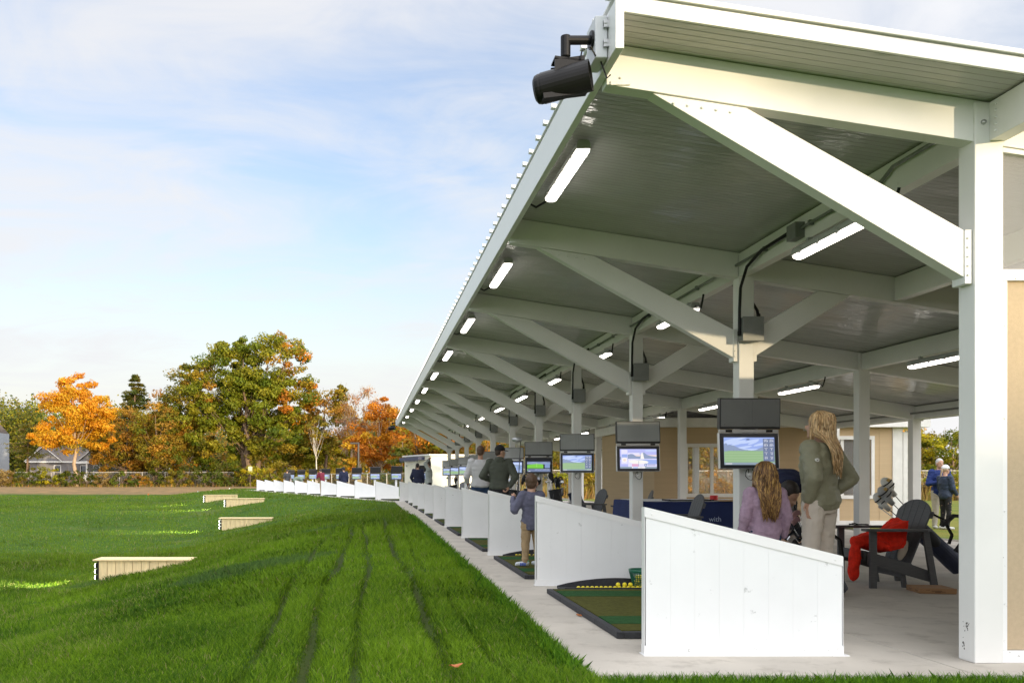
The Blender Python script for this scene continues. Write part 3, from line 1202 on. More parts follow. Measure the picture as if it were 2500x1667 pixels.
def screen_geo(kind):
    """picture on the monitor: local x -.24...24, z 0...28, front at y=-.03"""
    g = G()
    W, H = .262, .30

    def q(k, x0, x1, z0, z1, lay):
        g.mi = KEYS.index(k)
        y = -.0305 - .0006 * lay
        g.add([(x0, y, z0), (x1, y, z0), (x1, y, z1), (x0, y, z1)], [(0, 1, 2, 3)])

    def pg(k, pts, lay):
        g.mi = KEYS.index(k)
        y = -.0305 - .0006 * lay
        g.add([(x, y, z) for x, z in pts], [tuple(range(len(pts)))])

    def tx(s, x, z, size, lay, k='txt'):
        text_geo(g, s, size, lambda a, b: (x + a, -.0305 - .0006 * lay, z + b), KEYS.index(k))
    q('bez', -.288, .288, .006, .345, 0)
    x0, x1, z0, z1 = -.250, .250, .038, .306
    if kind in ('range', 'range2'):
        q('sky1', x0, x1, z0, z1, 1)
        r = random.Random(3)
        for k in range(9):
            cx, cz = r.uniform(-.2, .2), r.uniform(.2, .29)
            w_ = r.uniform(.05, .12)
            pg('sky2', [(max(x0, min(x1, cx + w_ * math.cos(t))), min(z1, cz + .012 * math.sin(t) + .02 * math.cos(t))) for t in np.linspace(0, 6.28, 12)[:-1]], 2 + .1 * k)
        q('sky2', x0, x1, .17, .195, 3)
        pg('hill', [(x0, .17), (x0, .205), (-.2, .235), (-.15, .225), (-.1, .2), (-.05, .186), (.02, .178), (.06, .182), (.1, .20), (.15, .222), (.2, .226), (x1, .21), (x1, .17)], 4)
        q('grass', x0, x1, z0, .176, 5)
        for k in range(5):
            q('grass2', x0, x1, .05 + .025 * k, .059 + .025 * k, 6)
        for k in range(12):
            a = r.uniform(x0 + .01, .12)
            pg('bar', [(a, .172), (a + .012, .172), (a + .009, .172 + r.uniform(.006, .02)), (a + .002, .18)], 7)
        pg('hill', [(x0, .17), (x0 + .035, .17), (x0 + .04, .21), (x0 + .03, .245), (x0 + .012, .25), (x0, .235)], 7)
        q('panel', .135, .246, .07, .293, 8)
        for i, (a, b) in enumerate((('37.8', '20.4'), ('50.4', '28.4'), ('2', '9'), ('3', '10'), ('0.9', '23'))):
            zz_ = .262 - .042 * i
            tx(a, .163, zz_, .023, 9)
            tx(b, .218, zz_, .023, 9)
            q('cream', .147, .179, zz_ + .021, zz_ + .0235, 9)
            q('cream', .203, .233, zz_ + .021, zz_ + .0235, 9)
        q('bar', x0, x1, z0, .062, 8)
        q('cream', x0 + .01, x0 + .075, .046, .052, 9)
        q('cream', .17, .24, .049, .053, 9)
        pg('panel', [(-.012 + .018 * math.cos(t), .286 + .008 * math.sin(t)) for t in np.linspace(0, 6.28, 16)[:-1]], 9)
    elif kind == 'harbour':
        q('pur', x0, x1, z0, z1, 1)
        q('sky2', .1, x1, .27, .295, 2)
        q('dusk', -.14, x1, .19, .225, 2)
        q('pur2', -.14, .02, .225, .255, 2)
        pg('hill', [(x0, .16), (x0, .2), (-.1, .24), (-.07, .235), (-.03, .208), (.02, .205), (.05, .25), (.08, .26), (.12, .225), (.18, .21), (x1, .2), (x1, .15)], 3)
        q('pur2', -.14, x1, z0, .172, 4)
        pg('sky1', [(-.1, .15), (.05, .165), (x1, .158), (x1, .10), (.1, .1)], 5)
        pg('cream', [(-.13, .148), (-.08, .156), (.05, .154), (.12, .14), (.14, .12), (.11, .105), (-.06, .1), (-.12, .12)], 6)
        for k in range(7):
            pg('cream', [(.03 + .006 * k, .16 + .02 * (k % 3)), (.045 + .006 * k, .17), (.04 + .005 * k, .26 - .015 * abs(k - 3)), (.036 + .005 * k, .26)], 7)
        q('pur2', -.232, -.146, .1, .292, 6)
        q('cream', -.23, -.15, .283, .292, 8)
        q('sky1', -.226, -.15, .19, .235, 7)
        pg('cream', [(-.188 + .036 * math.cos(t), .155 + .034 * math.sin(t)) for t in np.linspace(0, 6.28, 20)[:-1]], 8)
        pg('dusk', [(-.188 + .02 * math.cos(t), .155 + .018 * math.sin(t)) for t in np.linspace(0, 6.28, 20)[:-1]], 9)
        q('pink', -.09, .0, .066, .102, 8)
        q('panel', .0, .004, .066, .14, 9)
        pg('panel', [(.098 + .02 * math.cos(t), .086 + .02 * math.sin(t)) for t in np.linspace(0, 6.28, 20)[:-1]], 8)
        pg('sky2', [(.098 + .012 * math.cos(t), .086 + .012 * math.sin(t)) for t in np.linspace(0, 6.28, 20)[:-1]], 9)
        q('panel', .125, .235, .092, .097, 8)
        q('panel', .125, .235, .076, .083, 8)
        q('bar', x0, x1, z0, .062, 7)
        q('cream', -.09, -.072, .042, .06, 8)
        q('sky2', -.07, -.01, .042, .06, 8)
        q('cream', -.008, .032, .042, .06, 8)
        q('cream', .036, .09, .042, .06, 8)
    else:
        dark = kind == 'chart'
        q('blk' if dark else 'sky1', x0, x1, z0, z1, 1)
        q('panel' if dark else 'sky2', x0, x1, .21, .26 if dark else .29, 2)
        pg('hill', [(x0, .2), (x0, .235), (-.12, .255), (.02, .235), (.12, .25), (x1, .23), (x1, .2)], 3)
        pg('lime' if dark else 'grass2', [(x0 + .004, .115), (x0 + .004, .185), (-.16, .2), (-.05, .21), (.06, .205), (.10, .19), (.10, .115)], 4)
        q('lime2', -.045, -.040, .14, .235, 5)
        q('steel', .13, x1 - .01, .12, .22, 4)
        q('panel' if dark else 'steel', x0, x1, z0, .105, 4)
        for k in range(11):
            q('txt', -.08 + .028 * k, -.066 + .028 * k, .085, .09, 5)
            q('txt' if not dark else 'steel', -.08 + .028 * k, -.064 + .028 * k, .062, .074, 5)
        q('lime', x0 + .006, x0 + .018, .06, .10, 5)
        q('txt', x0 + .03, x0 + .07, .046, .054, 5)
    return g.mesh('screen_' + kind)


SCR = {k: screen_geo(k) for k in ('range', 'harbour', 'chart', 'chart_pale')}
for me in SCR.values():
    for m_ in MLIST:
        me.materials.append(m_)


def display(loc, rz, kind, lab, grp, n=0, dark=False, cable=True):
    t = thing('bay_monitor', lab, 'monitor', loc, rz, grp)
    # monitor
    g = G()
    g.box(-.297, .297, -.028, .012, 0, .352)
    mo = g.build('monitor', alum, t, bevel=.004)
    mo.rotation_euler = (R(-4), 0, 0)
    s = link('screen', SCR[kind], mo)
    # upper panel leans forward at its top
    g = G()
    g.box(-.30, .30, -.012, .05, 0, .30)
    g.box(-.29, .29, .05, .075, .02, .28)
    up = g.build('sensor_panel', M('sensor_panel_black', (.012, .012, .014), .4), t, bevel=.005)
    up.location = (0, -.02, .388)
    up.rotation_euler = (R(1.5 if n == 1 else -5), 0, 0)
    g = G()
    g.box(-.288, -.02, -.018, -.0125, .022, .288)
    g.box(.02, .288, -.018, -.0125, .022, .288)
    g.box(-.019, .019, -.0165, -.0125, .022, .288)
    for x_ in (-.25, -.05, .05, .25):
        for z_ in (.05, .26):
            g.cyl((x_, -.018, z_), (x_, -.023, z_), .008, .006, 8)
    g.build('cover_plate', (acryl if n != 1 else acryl_d) if not dark else M('dark_acrylic', (.02, .02, .022), .2), up)
    g = G()
    g.box(-.29, .29, -.012, .02, .356, .384)
    g.box(-.075, .075, .012, .13, .05, .62)
    g.build('bracket', alum, t)
    for s_ in (-1, 1):
        g = G()
        g.box(s_ * .2 - .032, s_ * .2 + .032, -.016, .01, .358, .381)
        g.build('clip', blackp, t)
    if cable:
        g = G()
        g.tube([(-.01, -.0, .0), (-.03, -.01, -.03), (-.035, -.015, -.07), (-.01, -.02, -.10), (.02, -.02, -.11), (.045, -.015, -.08), (.05, -.01, -.03), (.04, 0, 0)], .0038, 6)
        g.tube([(.0, -.0, .0), (-.005, -.01, -.04), (.01, -.012, -.07)], .0035, 6)
        g.build('cable', blackp, t, smooth=True)
        g = G()
        g.box(-.02, .015, -.024, -.02, -.065, -.04)
        g.build('cable_tag', white, t)
    return t


kinds = [None, 'range', 'harbour', 'range', 'chart', 'chart_pale', 'range', 'chart', 'range', 'range', 'chart_pale']
rots = [0, 2, -1, -8, -3, -12, -6, -8, -10, -6, -10]
what = [None, 'golf course picture and figures, in front of the girl', 'violet harbour picture', 'golf course picture, left of the blue table', 'dark green chart, above the boy', 'pale green chart, beside the man in olive',
        'golf picture, hidden behind the man in olive', 'chart, hidden behind the man in white', 'golf picture, left of the man in white', 'golf picture, near the shed', 'pale chart at the far end of the canopy']
for n in range(1, 11):
    display((3.715, FY(n) - .14, 1.182), R(rots[n]), kinds[n], 'monitor on a white post showing ' + what[n], 'monitors on the canopy posts', n)

# open-row monitors stand on their own posts
for i in range(10):
    if i in (9,):
        continue
    p = ROW_O + ROW_D * (i * 3.66 + 1.9) + ROW_R * 1.75
    nm = '%s monitor on a white stand along the open angled row' % ORD[i] if i else 'monitor on a white stand nearest the canopy in the open row'
    t = thing('monitor_stand', nm, 'monitor', (p.x, p.y, 0), ROW_A + R(-8), 'monitors along the open row')
    g = G()
    g.box(-.05, .05, .04, .14, 0, 1.3)
    g.box(-.12, .12, -.03, .21, 0, .012)
    g.build('stand_post', white, t, bevel=.004)
    g = G()
    g.box(-.297, .297, -.028, .012, 0, .352)
    mo = g.build('monitor', M('dark_frame', (.03, .03, .035), .4), t, bevel=.004)
    mo.location = (0, 0, .98)
    mo.rotation_euler = (R(-10), 0, 0)
    link('screen', SCR['range' if i % 2 else 'chart_pale'] if i != 1 else SCR['chart_pale'], mo)
    g = G()
    g.box(-.30, .30, -.012, .05, 0, .34)
    up = g.build('sensor_panel', MATS['sensor_panel_black'], t, bevel=.005)
    up.location = (0, -.075, 1.35)
    up.rotation_euler = (R(14), 0, 0)

# ------------------------------------------------------------------ black camera units on the eave
cu_ = thing('range_camera', 'black cylindrical camera on an arm at the near corner of the eave', 'camera', (1.37, 5.15, 3.6), 0, 'black cameras at the ends of the eave')
g = G()
g.box(-.075, -.004, .0, .20, -.115, .125)
g.build('wall_box', M('pale_grey_box', (.62, .63, .65), .4), cu_, bevel=.006)
g = G()
for z_ in (-.04, .07):
    g.box(-.03, .0, -.02, .0, z_ - .02, z_ + .02)
    g.cyl((-.03, -.01, z_), (-.01, -.01, z_), .012, .012, 8)
g.build('clamp', screw, cu_)
g = G()
g.cyl((-.076, .06, .012), (-.09, .06, .012), .052, .052, 18)
g.tube([(-.09, .06, .012), (-.23, .06, .012)], .026, 14)
g.tube([(-.23, .06, .036), (-.23, .06, -.085)], .028, 14)
g.build('arm', blackp, cu_, smooth=False, bevel=.003)
ax = V((.30, -.125, .038)).normalized()
c0, c1 = V((-.400, .10, -.262)), V((-.105, -.023, -.225))
g = G()
g.obox((c0 + c1) / 2 + V((.03, .0, .115)), .17, .11, .012, Matrix.Rotation(R(8), 3, 'Y'))
for s_ in (-1, 1):
    cc = (c0 + c1) / 2 + V((.03, s_ * .055, 0))
    g.prism([cc + V((-.085, 0, .112)), cc + V((.085, 0, .135)), cc + V((.085, 0, .03)), cc + V((.05, 0, .0)), cc + V((-.06, 0, -.01)), cc + V((-.085, 0, .03))], (0, .008, 0))
g.build('bracket', blackp, cu_)
g = G()


def ringpts(c, axis, r, n=28):
    a = axis.cross(V((0, 0, 1))).normalized()
    b = axis.cross(a)
    return [c + (a * math.cos(2 * math.pi * k / n) + b * math.sin(2 * math.pi * k / n)) * r for k in range(n)]


g.loft([ringpts(c0, ax, .06), ringpts(c0 + ax * .012, ax, .078), ringpts(c0 + ax * .03, ax, .084), ringpts(c0 + ax * .045, ax, .084), ringpts(c0 + ax * .047, ax, .087), ringpts(c1, ax, .087), ringpts(c1 - ax * .0005, ax, .078), ringpts(c1 - ax * .07, ax, .075)])
g.obox(c0 + ax * .17 + V((0, -.01, -.072)), .25, .05, .03, Matrix.Rotation(math.atan2(ax.z, ax.x) * -1, 3, 'Y'))
g.build('camera_body', blackp, cu_, smooth=False)
g = G()
g.loft([ringpts(c1 - ax * .035, ax, .076), ringpts(c1 - ax * .032, ax, .076)])
g.build('lens_plate', M('tan_plate', (.30, .27, .23), .5), cu_)
g = G()
g.tube([c1 + V((-.06, 0, .09)), c1 + V((-.05, 0, .14)), c1 + V((-.0, 0, .16)), c1 + V((.03, .02, .12)), V((-.06, .04, -.11))], .005, 6)
g.tube([V((-.03, .05, -.115)), V((-.01, .05, -.17)), V((-.0, .03, -.22)), V((.02, .03, -.20))], .005, 6)
g.build('cable', blackp, cu_)
dup(cu_, (1.37, 41.55, 3.6), None, 'small black camera on the far end of the eave')

# ------------------------------------------------------------------ trees
LR = np.random.default_rng(11)


def leaf_cloud(pts, nrm, size, cols, aspect=.6):
    n = len(pts)
    rv = LR.normal(0, 1, (n, 3))
    nn = nrm + .55 * LR.normal(0, 1, (n, 3))
    nn /= np.linalg.norm(nn, axis=1, keepdims=True) + 1e-9
    a = np.cross(nn, rv)
    a /= np.linalg.norm(a, axis=1, keepdims=True) + 1e-9
    b = np.cross(nn, a)
    s = size * LR.uniform(.55, 1.3, (n, 1))
    a, b = a * s * .5, b * s * .5 * aspect
    vs = np.stack([pts - a, pts - b + a * .15, pts + a, pts + b + a * .15], 1).reshape(-1, 3)
    return vs, np.repeat(cols, 4, 0)


GREEN = [(.10, .145, .010), (.16, .20, .012), (.22, .235, .014), (.33, .29, .018)]
OLIVE = [(.22, .19, .016), (.29, .22, .018), (.16, .15, .014), (.40, .26, .018)]
GOLD = [(.74, .36, .018), (.78, .44, .022), (.68, .28, .016), (.62, .40, .025)]
ORANGE = [(.66, .26, .022), (.56, .19, .018), (.62, .31, .025), (.44, .18, .022)]
RUST = [(.44, .20, .024), (.50, .27, .028), (.34, .19, .022), (.26, .20, .018)]
PINE = [(.055, .085, .012), (.085, .11, .014), (.13, .13, .016), (.17, .14, .018)]
LIME = [(.46, .40, .016), (.34, .34, .016), (.58, .44, .018), (.22, .24, .016)]


def tree(name, label, loc, lobes, pal, nclump=60, nleaf=5000, ls=.4, trunk=(.35, .5), group=None, barkm=None, stems=1, twigs=0, cfun=None, rc=.24, seed=1, cat='tree', flat=.65):
    global LR
    LR = np.random.default_rng(seed)
    rr = random.Random(seed)
    x0, y0 = loc[0], loc[1]
    z0 = loc[2] if len(loc) > 2 else gz(x0, y0)
    root = thing(name, label, cat, (x0, y0, z0 - .1), 0, group)
    Ht = max(l[1] + l[3] for l in lobes)
    vol = np.array([l[2] * l[3] for l in lobes])
    vol = vol / vol.sum()
    cl_ = []
    for k in range(nclump):
        l = lobes[LR.choice(len(lobes), p=vol)]
        d = LR.normal(0, 1, 3)
        d /= np.linalg.norm(d)
        f = LR.uniform(.45, 1.0) ** .6
        ry = l[5] if len(l) > 5 else l[2]
        dy = l[4] if len(l) > 4 else 0
        c = np.array([l[0] + d[0] * l[2] * f, dy + d[1] * ry * f, l[1] + d[2] * l[3] * f])
        if c[2] < .25:
            c[2] = .25 + LR.random() * .5
        cl_.append((c, rc * (l[2] * l[3]) ** .5 * LR.uniform(.7, 1.35)))
    P, N, Cc = [], [], []
    per = max(8, nleaf // nclump)
    for c, r in cl_:
        n = int(per * LR.uniform(.6, 1.4))
        d = LR.normal(0, 1, (n, 3))
        d /= np.linalg.norm(d, axis=1, keepdims=True)
        rad = r * LR.uniform(.25, 1, n)[:, None] ** .5
        lump = 1 + .35 * np.sin(d[:, :1] * 5 + c[0] * 3) * np.sin(d[:, 2:3] * 4 + c[2])
        P.append(c + d * rad * lump * np.array([1.1, 1.1, flat]))
        N.append(d + np.array([0, 0, .5]))
        pl = cfun(c, Ht, LR) if cfun else pal
        i1 = LR.integers(0, len(pl))
        base = np.array(pl[i1])
        mixc = np.array([pl[q] for q in LR.integers(0, len(pl), n)])
        cc = base * .6 + mixc * .4
        Cc.append(cc * LR.uniform(.75, 1.25, (n, 1)))
    P, N, Cc = np.concatenate(P), np.concatenate(N), np.concatenate(Cc)
    vs, cs_ = leaf_cloud(P, N, ls, Cc)
    link('crown', np_mesh('crown', vs, 4, cs_, LEAF), root)
    bm_ = barkm or bark
    tr_, th = trunk
    g = G()
    for s in range(stems):
        ang = 2 * math.pi * s / stems + .4
        sp = .0 if stems == 1 else tr_ * 1.1
        top = V((rr.uniform(-.6, .6) + math.cos(ang) * sp * 4, math.sin(ang) * sp * 2, Ht * .82))
        b0 = V((math.cos(ang) * sp, math.sin(ang) * sp, 0))
        pts, rad = [], []
        for k in range(9):
            q = k / 8
            p = b0.lerp(top, q) + V((rr.uniform(-1, 1), rr.uniform(-1, 1), 0)) * .03 * Ht * math.sin(q * 3.1) * .6
            pts.append(p)
            rad.append(tr_ / (1 if stems == 1 else 1.35) * (1 - q * .88) * (1.35 if k == 0 else 1))
        g.tube(pts, rad, 8)
        for c, r in rr.sample(cl_, min(len(cl_), 26)):
            c = V(c)
            if Ht > 12 and c.z < 8.5:
                continue
            q = min(.9, max(th * .8, c.z / Ht * .72 - .08))
            i = q * 8
            a = pts[int(i)].lerp(pts[min(8, int(i) + 1)], i - int(i))
            m_ = a.lerp(c, .5) + V((0, 0, -.06 * (c - a).length + rr.uniform(-.2, .3)))
            r0 = tr_ * (.22 if Ht > 12 else .30) * (1 - q * .6)
            g.tube([a, a.lerp(m_, .6), m_, c], [r0, r0 * .7, r0 * .5, r0 * .15], 5)
    for k in range(twigs):
        c, r = rr.choice(cl_)
        c = V(c)
        d = V((rr.gauss(0, .5), rr.gauss(0, .5), rr.uniform(.3, 1.2))).normalized()
        L = rr.uniform(.8, 2.2)
        p0 = c - d * L * .5
        g.tube([p0, p0 + d * L * .5 + V((rr.gauss(0, .1), 0, 0)), p0 + d * L], [.03, .02, .008], 4)
    if g.v:
        g.build('trunk', bm_, root, smooth=True)
    return root


def pine(name, label, loc, Ht, w, pal, nleaf=4500, ls=.5, group=None, seed=1, bare=.2):
    global LR
    LR = np.random.default_rng(seed)
    x0, y0 = loc[0], loc[1]
    root = thing(name, label, 'tree', (x0, y0, gz(x0, y0) - .1), 0, group)
    P, N, Cc = [], [], []
    g = G()
    tx = LR.uniform(-.3, .3)
    g.tube([(0, 0, 0), (tx * .5, 0, Ht * .5), (tx, 0, Ht * .98)], [Ht * .02 + .06, Ht * .013, .03], 8)
    tiers = int(Ht * 1.6)
    per = nleaf // (tiers * 6)
    for k in range(tiers):
        q = bare + (1 - bare) * (k + LR.uniform(-.3, .3)) / tiers
        z = q * Ht
        wr = w * (1 - max(0, (q - bare) / (1 - bare)) ** 2.6) * LR.uniform(.65, 1.15) + .3
        for j in range(6):
            if LR.random() < .18:
                continue
            a = LR.uniform(0, 6.28)
            L = wr * LR.uniform(.6, 1.15)
            t = LR.uniform(.25, 1, per)
            d = np.array([math.cos(a), math.sin(a), -.12])
            pts = np.array([tx * q, 0, z]) + d * (t * L)[:, None] + LR.normal(0, 1, (per, 3)) * np.array([.22, .22, .14]) * (.4 + L * .28)
            P.append(pts)
            N.append(np.tile([math.cos(a) * .4, math.sin(a) * .4, 1.0], (per, 1)))
            b = np.array(pal[LR.integers(0, len(pal))])
            Cc.append(b * LR.uniform(.7, 1.3, (per, 1)))
            e = V((tx * q, 0, z)) + V(d) * L
            g.tube([(tx * q, 0, z), e], [.05, .015], 4)
    P, N, Cc = np.concatenate(P), np.concatenate(N), np.concatenate(Cc)
    vs, cs_ = leaf_cloud(P, N, ls, Cc, .35)
    link('crown', np_mesh('crown', vs, 4, cs_, LEAF), root)
    g.build('trunk', bark, root, smooth=True)
    return root


def px(x, d):
    return (x - 897) * d / 2211


TG = 'autumn trees beyond the range'
# the golden maple on the left
tree('golden_maple', 'bright golden orange maple standing before the gabled house', (px(186, 116), 116),
     [(-1.2, 8.6, 4.6, 4.2), (0, 11.9, 3.3, 2.9), (.2, 9.6, 4.4, 3.2), (-4.0, 6.6, 2.2, 1.7), (2.6, 8.2, 2.6, 3.6), (-.4, 5.6, 3.6, 1.6)], GOLD, 190, 32000, .31, (.30, .3), TG, barkpale, rc=.21, seed=3,
     cfun=lambda c, H, r: ORANGE[:1] + GOLD if c[2] > 10.8 else (GOLD if c[2] > 6 or r.random() < .6 else [(.66, .42, .03), (.55, .4, .04)]))
# the great maple


def big_c(c, H, r):
    if (c[0] > 4.2 and c[2] > 8 and r.random() < .62) or (c[0] > 2.5 and c[2] > 16 and r.random() < .6):
        return ORANGE[:2] + OLIVE[1:] + GREEN[2:] if r.random() < .6 else ORANGE + OLIVE[3:]
    if (c[0] < -4.0 and c[2] > 11 and r.random() < .55):
        return [(.46, .22, .03), (.40, .24, .03)] + OLIVE + GREEN[2:3]
    if c[2] < 8 and r.random() < .5:
        return OLIVE + GREEN[2:]
    return GREEN[1:] if r.random() < .8 else GREEN[:2]


tree('great_maple', 'huge green maple with orange upper edges, tallest in the photo', (px(612, 120), 120),
     [(-3.6, 14.2, 4.6, 5.0), (3.2, 15.4, 4.3, 5.0), (-.2, 11.5, 5.0, 4.4), (5.6, 12.0, 3.4, 4.8), (-6.8, 11.0, 3.6, 4.4), (-1.9, 17.6, 2.6, 2.4), (3.4, 6.4, 4.8, 3.4), (-5.0, 6.2, 4.2, 3.2), (.4, 13.5, 3.6, 4.0), (5.6, 3.8, 3.4, 2.6), (-4.6, 3.6, 3.6, 2.4)],
     GREEN, 420, 92000, .36, (.58, .2), TG, bark, stems=3, cfun=big_c, seed=9, rc=.24, twigs=50)
tree('thin_maple', 'half bare maple with olive and rust leaves, left of the huge maple', (px(448, 124), 124),
     [(0, 10.5, 3.8, 5.6), (-2.4, 8.4, 3.0, 4.4), (1.5, 15, 2.0, 2.2), (0, 4.5, 3.4, 2.8)], OLIVE, 150, 22000, .33, (.3, .25), TG, bark, twigs=150, seed=14,
     cfun=lambda c, H, r: (RUST[:2] + OLIVE[3:]) if r.random() < .4 else OLIVE + GREEN[:2])
pine('dark_pine', 'dark pointed pine rising between the golden maple and the huge maple', (px(327, 130), 130), 16.2, 4.0, PINE[1:], 18000, .5, TG, 21)
tree('rust_tree', 'low rust brown tree in front of the dark pine', (px(305, 122), 122), [(0, 7.0, 3.8, 4.8), (2.6, 5.4, 2.6, 3.8), (-2.5, 5.0, 2.4, 3.4)], RUST, 130, 20000, .31, (.25, .3), TG, bark, twigs=60, seed=23,
     cfun=lambda c, H, r: RUST if r.random() < .65 else OLIVE)
tree('rust_tree', 'brown and olive tree between the rust tree and the half bare maple', (px(382, 118), 118), [(0, 6.8, 3.0, 4.6), (1.5, 4.0, 2.6, 3.0)], RUST, 100, 16000, .30, (.2, .3), TG, bark, twigs=70, seed=25,
     cfun=lambda c, H, r: OLIVE + GREEN[:2] if r.random() < .6 else RUST)
pine('dark_pine', 'small dark pine between two brown trees on the left', (px(372, 134), 134), 11.0, 3.0, PINE, 4500, .5, TG, 26)
pine('dark_pine', 'dark pine half hidden behind the right edge of the golden maple', (px(268, 138), 138), 11.5, 3.4, PINE, 4500, .5, TG, 27)
tree('olive_tree', 'olive yellow tree just right of the huge maple', (px(800, 122), 122), [(0, 8.2, 3.6, 5.0), (-2.4, 6.0, 2.6, 4.0), (1.0, 12.4, 1.6, 1.8), (1.8, 4.2, 2.8, 3.0)], OLIVE, 140, 24000, .31, (.28, .25), TG, bark, twigs=60, seed=31,
     cfun=lambda c, H, r: OLIVE if r.random() < .6 else ([(.5, .28, .03), (.42, .2, .03)] if c[2] > 6 else LIME))
tree('bare_tree', 'pale branched tree with thin pinkish top, almost bare', (px(868, 112), 112), [(.8, 9.4, 2.4, 3.4), (-.6, 6.6, 2.0, 3.0), (2.2, 7.4, 1.8, 2.8)], RUST, 60, 1700, .26, (.24, .1), TG, barkpale, twigs=420, seed=33, stems=2,
     cfun=lambda c, H, r: [(.46, .22, .13), (.40, .18, .08), (.5, .25, .06)])
tree('orange_tree', 'vivid orange tree beside the far end of the canopy', (px(925, 106), 106), [(0, 6.2, 3.2, 3.8), (1.9, 4.6, 2.4, 3.0), (-2.2, 4.0, 2.2, 2.6), (.6, 9.0, 1.6, 1.6)], ORANGE, 110, 18000, .29, (.26, .25), TG, barkpale, twigs=40, seed=35,
     cfun=lambda c, H, r: ORANGE if r.random() < .8 else GOLD[2:])
pine('young_pine', 'young dark green pine left of the white shed', (px(980, 92), 92), 4.9, 2.0, GREEN[:2] + PINE, 3500, .34, TG, 37, .05)
tree('mixed_tree', 'orange and green tree above the white shed', (px(1020, 98), 98), [(0, 5.6, 3.0, 4.2), (2.5, 4.2, 2.6, 3.2)], ORANGE, 80, 8000, .36, (.24, .25), TG, bark, twigs=60, seed=39,
     cfun=lambda c, H, r: [OLIVE, RUST, ORANGE, GREEN][r.integers(0, 4)])
tree('mixed_tree', 'rust and olive tree seen under the far canopy roof', (px(1075, 100), 100), [(0, 6.0, 3.4, 4.6), (3.0, 4.6, 2.8, 3.6)], RUST, 80, 8000, .38, (.24, .25), TG, bark, twigs=60, seed=41,
     cfun=lambda c, H, r: [OLIVE, RUST, ORANGE, PINE][r.integers(0, 4)])
for i, (x_, d_, h_, nm) in enumerate(((1190, 96, 6.5, 'rust tree behind the far posts, left of the boy'), (1290, 88, 6.2, 'olive tree behind the far posts, above the boy'), (1400, 80, 6.6, 'amber tree behind the posts, left of the violet monitor'),
                                      (1480, 74, 7.4, 'dark tangled tree behind the chain fence and posts'), (1560, 70, 6.8, 'copper tree behind the violet monitor'), (1665, 68, 6.2, 'orange and green tree behind the cabin window'),
                                      (1770, 66, 6.0, 'copper tree behind the cabin, right of its window'))):
    pal_ = [RUST, OLIVE, LIME + OLIVE, PINE + RUST, ORANGE[1:] + RUST, ORANGE + GREEN, RUST + OLIVE][i]
    tree('hedge_tree', nm, (px(x_, d_), d_), [(0, h_ * .55, h_ * .42, h_ * .42), (h_ * .3, h_ * .4, h_ * .32, h_ * .34), (-h_ * .3, h_ * .36, h_ * .3, h_ * .3)], pal_, 60, 5500, .28, (.16, .2), 'trees behind the canopy', bark, twigs=60, seed=50 + i,
         cfun=lambda c, H, r, q=pal_: q if r.random() < .8 else OLIVE)
for i, (x_, d_, h_, nm) in enumerate(((2262, 62, 4.6, 'orange and olive tree behind the couple, left'), (2330, 60, 5.1, 'dark green tree behind the couple, right'), (2400, 64, 5.4, 'olive tree hidden by the corner post'), (2190, 66, 4.9, 'russet tree by the cabin corner'))):
    tree('hedge_tree', nm, (px(x_, d_), d_, -.2), [(0, h_ * .55, h_ * .42, h_ * .42), (h_ * .3, h_ * .4, h_ * .3, h_ * .32), (-h_ * .3, h_ * .36, h_ * .3, h_ * .3)], OLIVE, 80, 11000, .19, (.15, .2), 'trees behind the couple', bark, twigs=50, seed=70 + i,
         cfun=lambda c, H, r, k=i: [OLIVE + ORANGE[2:3], GREEN + OLIVE[:1], OLIVE, RUST][k] if r.random() < .75 else LIME)

pine('thin_pine', 'thin pine with bare lower branches beside the tall blue grey house', (px(66, 119), 119), 8.6, 2.6, PINE[1:] + OLIVE[:1], 4200, .36, TG, 28, .48)
# shrubs along the field's far edge
SG = 'shrubs along the far fence'
words = ['olive', 'yellow', 'dark green', 'tawny', 'rust', 'lime']
pals = [OLIVE, LIME, GREEN[:2] + PINE, [(.36, .25, .08), (.30, .2, .06)], RUST, LIME + GREEN]
where = ['far left behind the fence', 'behind the first fence posts', 'before the gabled house', 'under the golden maple', 'at the golden maple trunk', 'below the white porch', 'right of the porch', 'under the dark pine', 'below the rust tree',
         'left of the half bare maple', 'under the half bare maple', 'left of the great trunks', 'at the foot of the huge maple', 'behind the huge maple trunk', 'right of the great trunks', 'above the farthest dividers', 'below the olive tree',
         'behind the man in maroon', 'under the bare tree', 'left of the lamp post', 'right of the lamp post', 'under the orange tree', 'left of the young pine', 'by the white shed']
for i in range(24):
    x_ = -10 + i * 44 + LR.uniform(-10, 10)
    d_ = (114 if i < 15 else 108 - (i - 15) * 1.8) + LR.uniform(-1, 4)
    k = [3, 0, 2, 5, 2, 2, 3, 2, 4, 2, 0, 2, 2, 2, 1, 5, 0, 1, 4, 0, 3, 1, 2, 0][i]
    s_ = float(LR.uniform(1.1, 1.9)) * (1.3 if i in (10, 11, 13, 15, 16) else 1)
    tree('shrub', '%s shrub %s' % (words[k], where[i]), (px(x_, d_), d_), [(0, s_ * .8, s_ * 1.25, s_ * .8), (s_ * .8, s_ * .6, s_ * .8, s_ * .6)], pals[k], 30, 2200, .24, (.05, .2), SG, bark, seed=100 + i, cat='shrub', twigs=14)
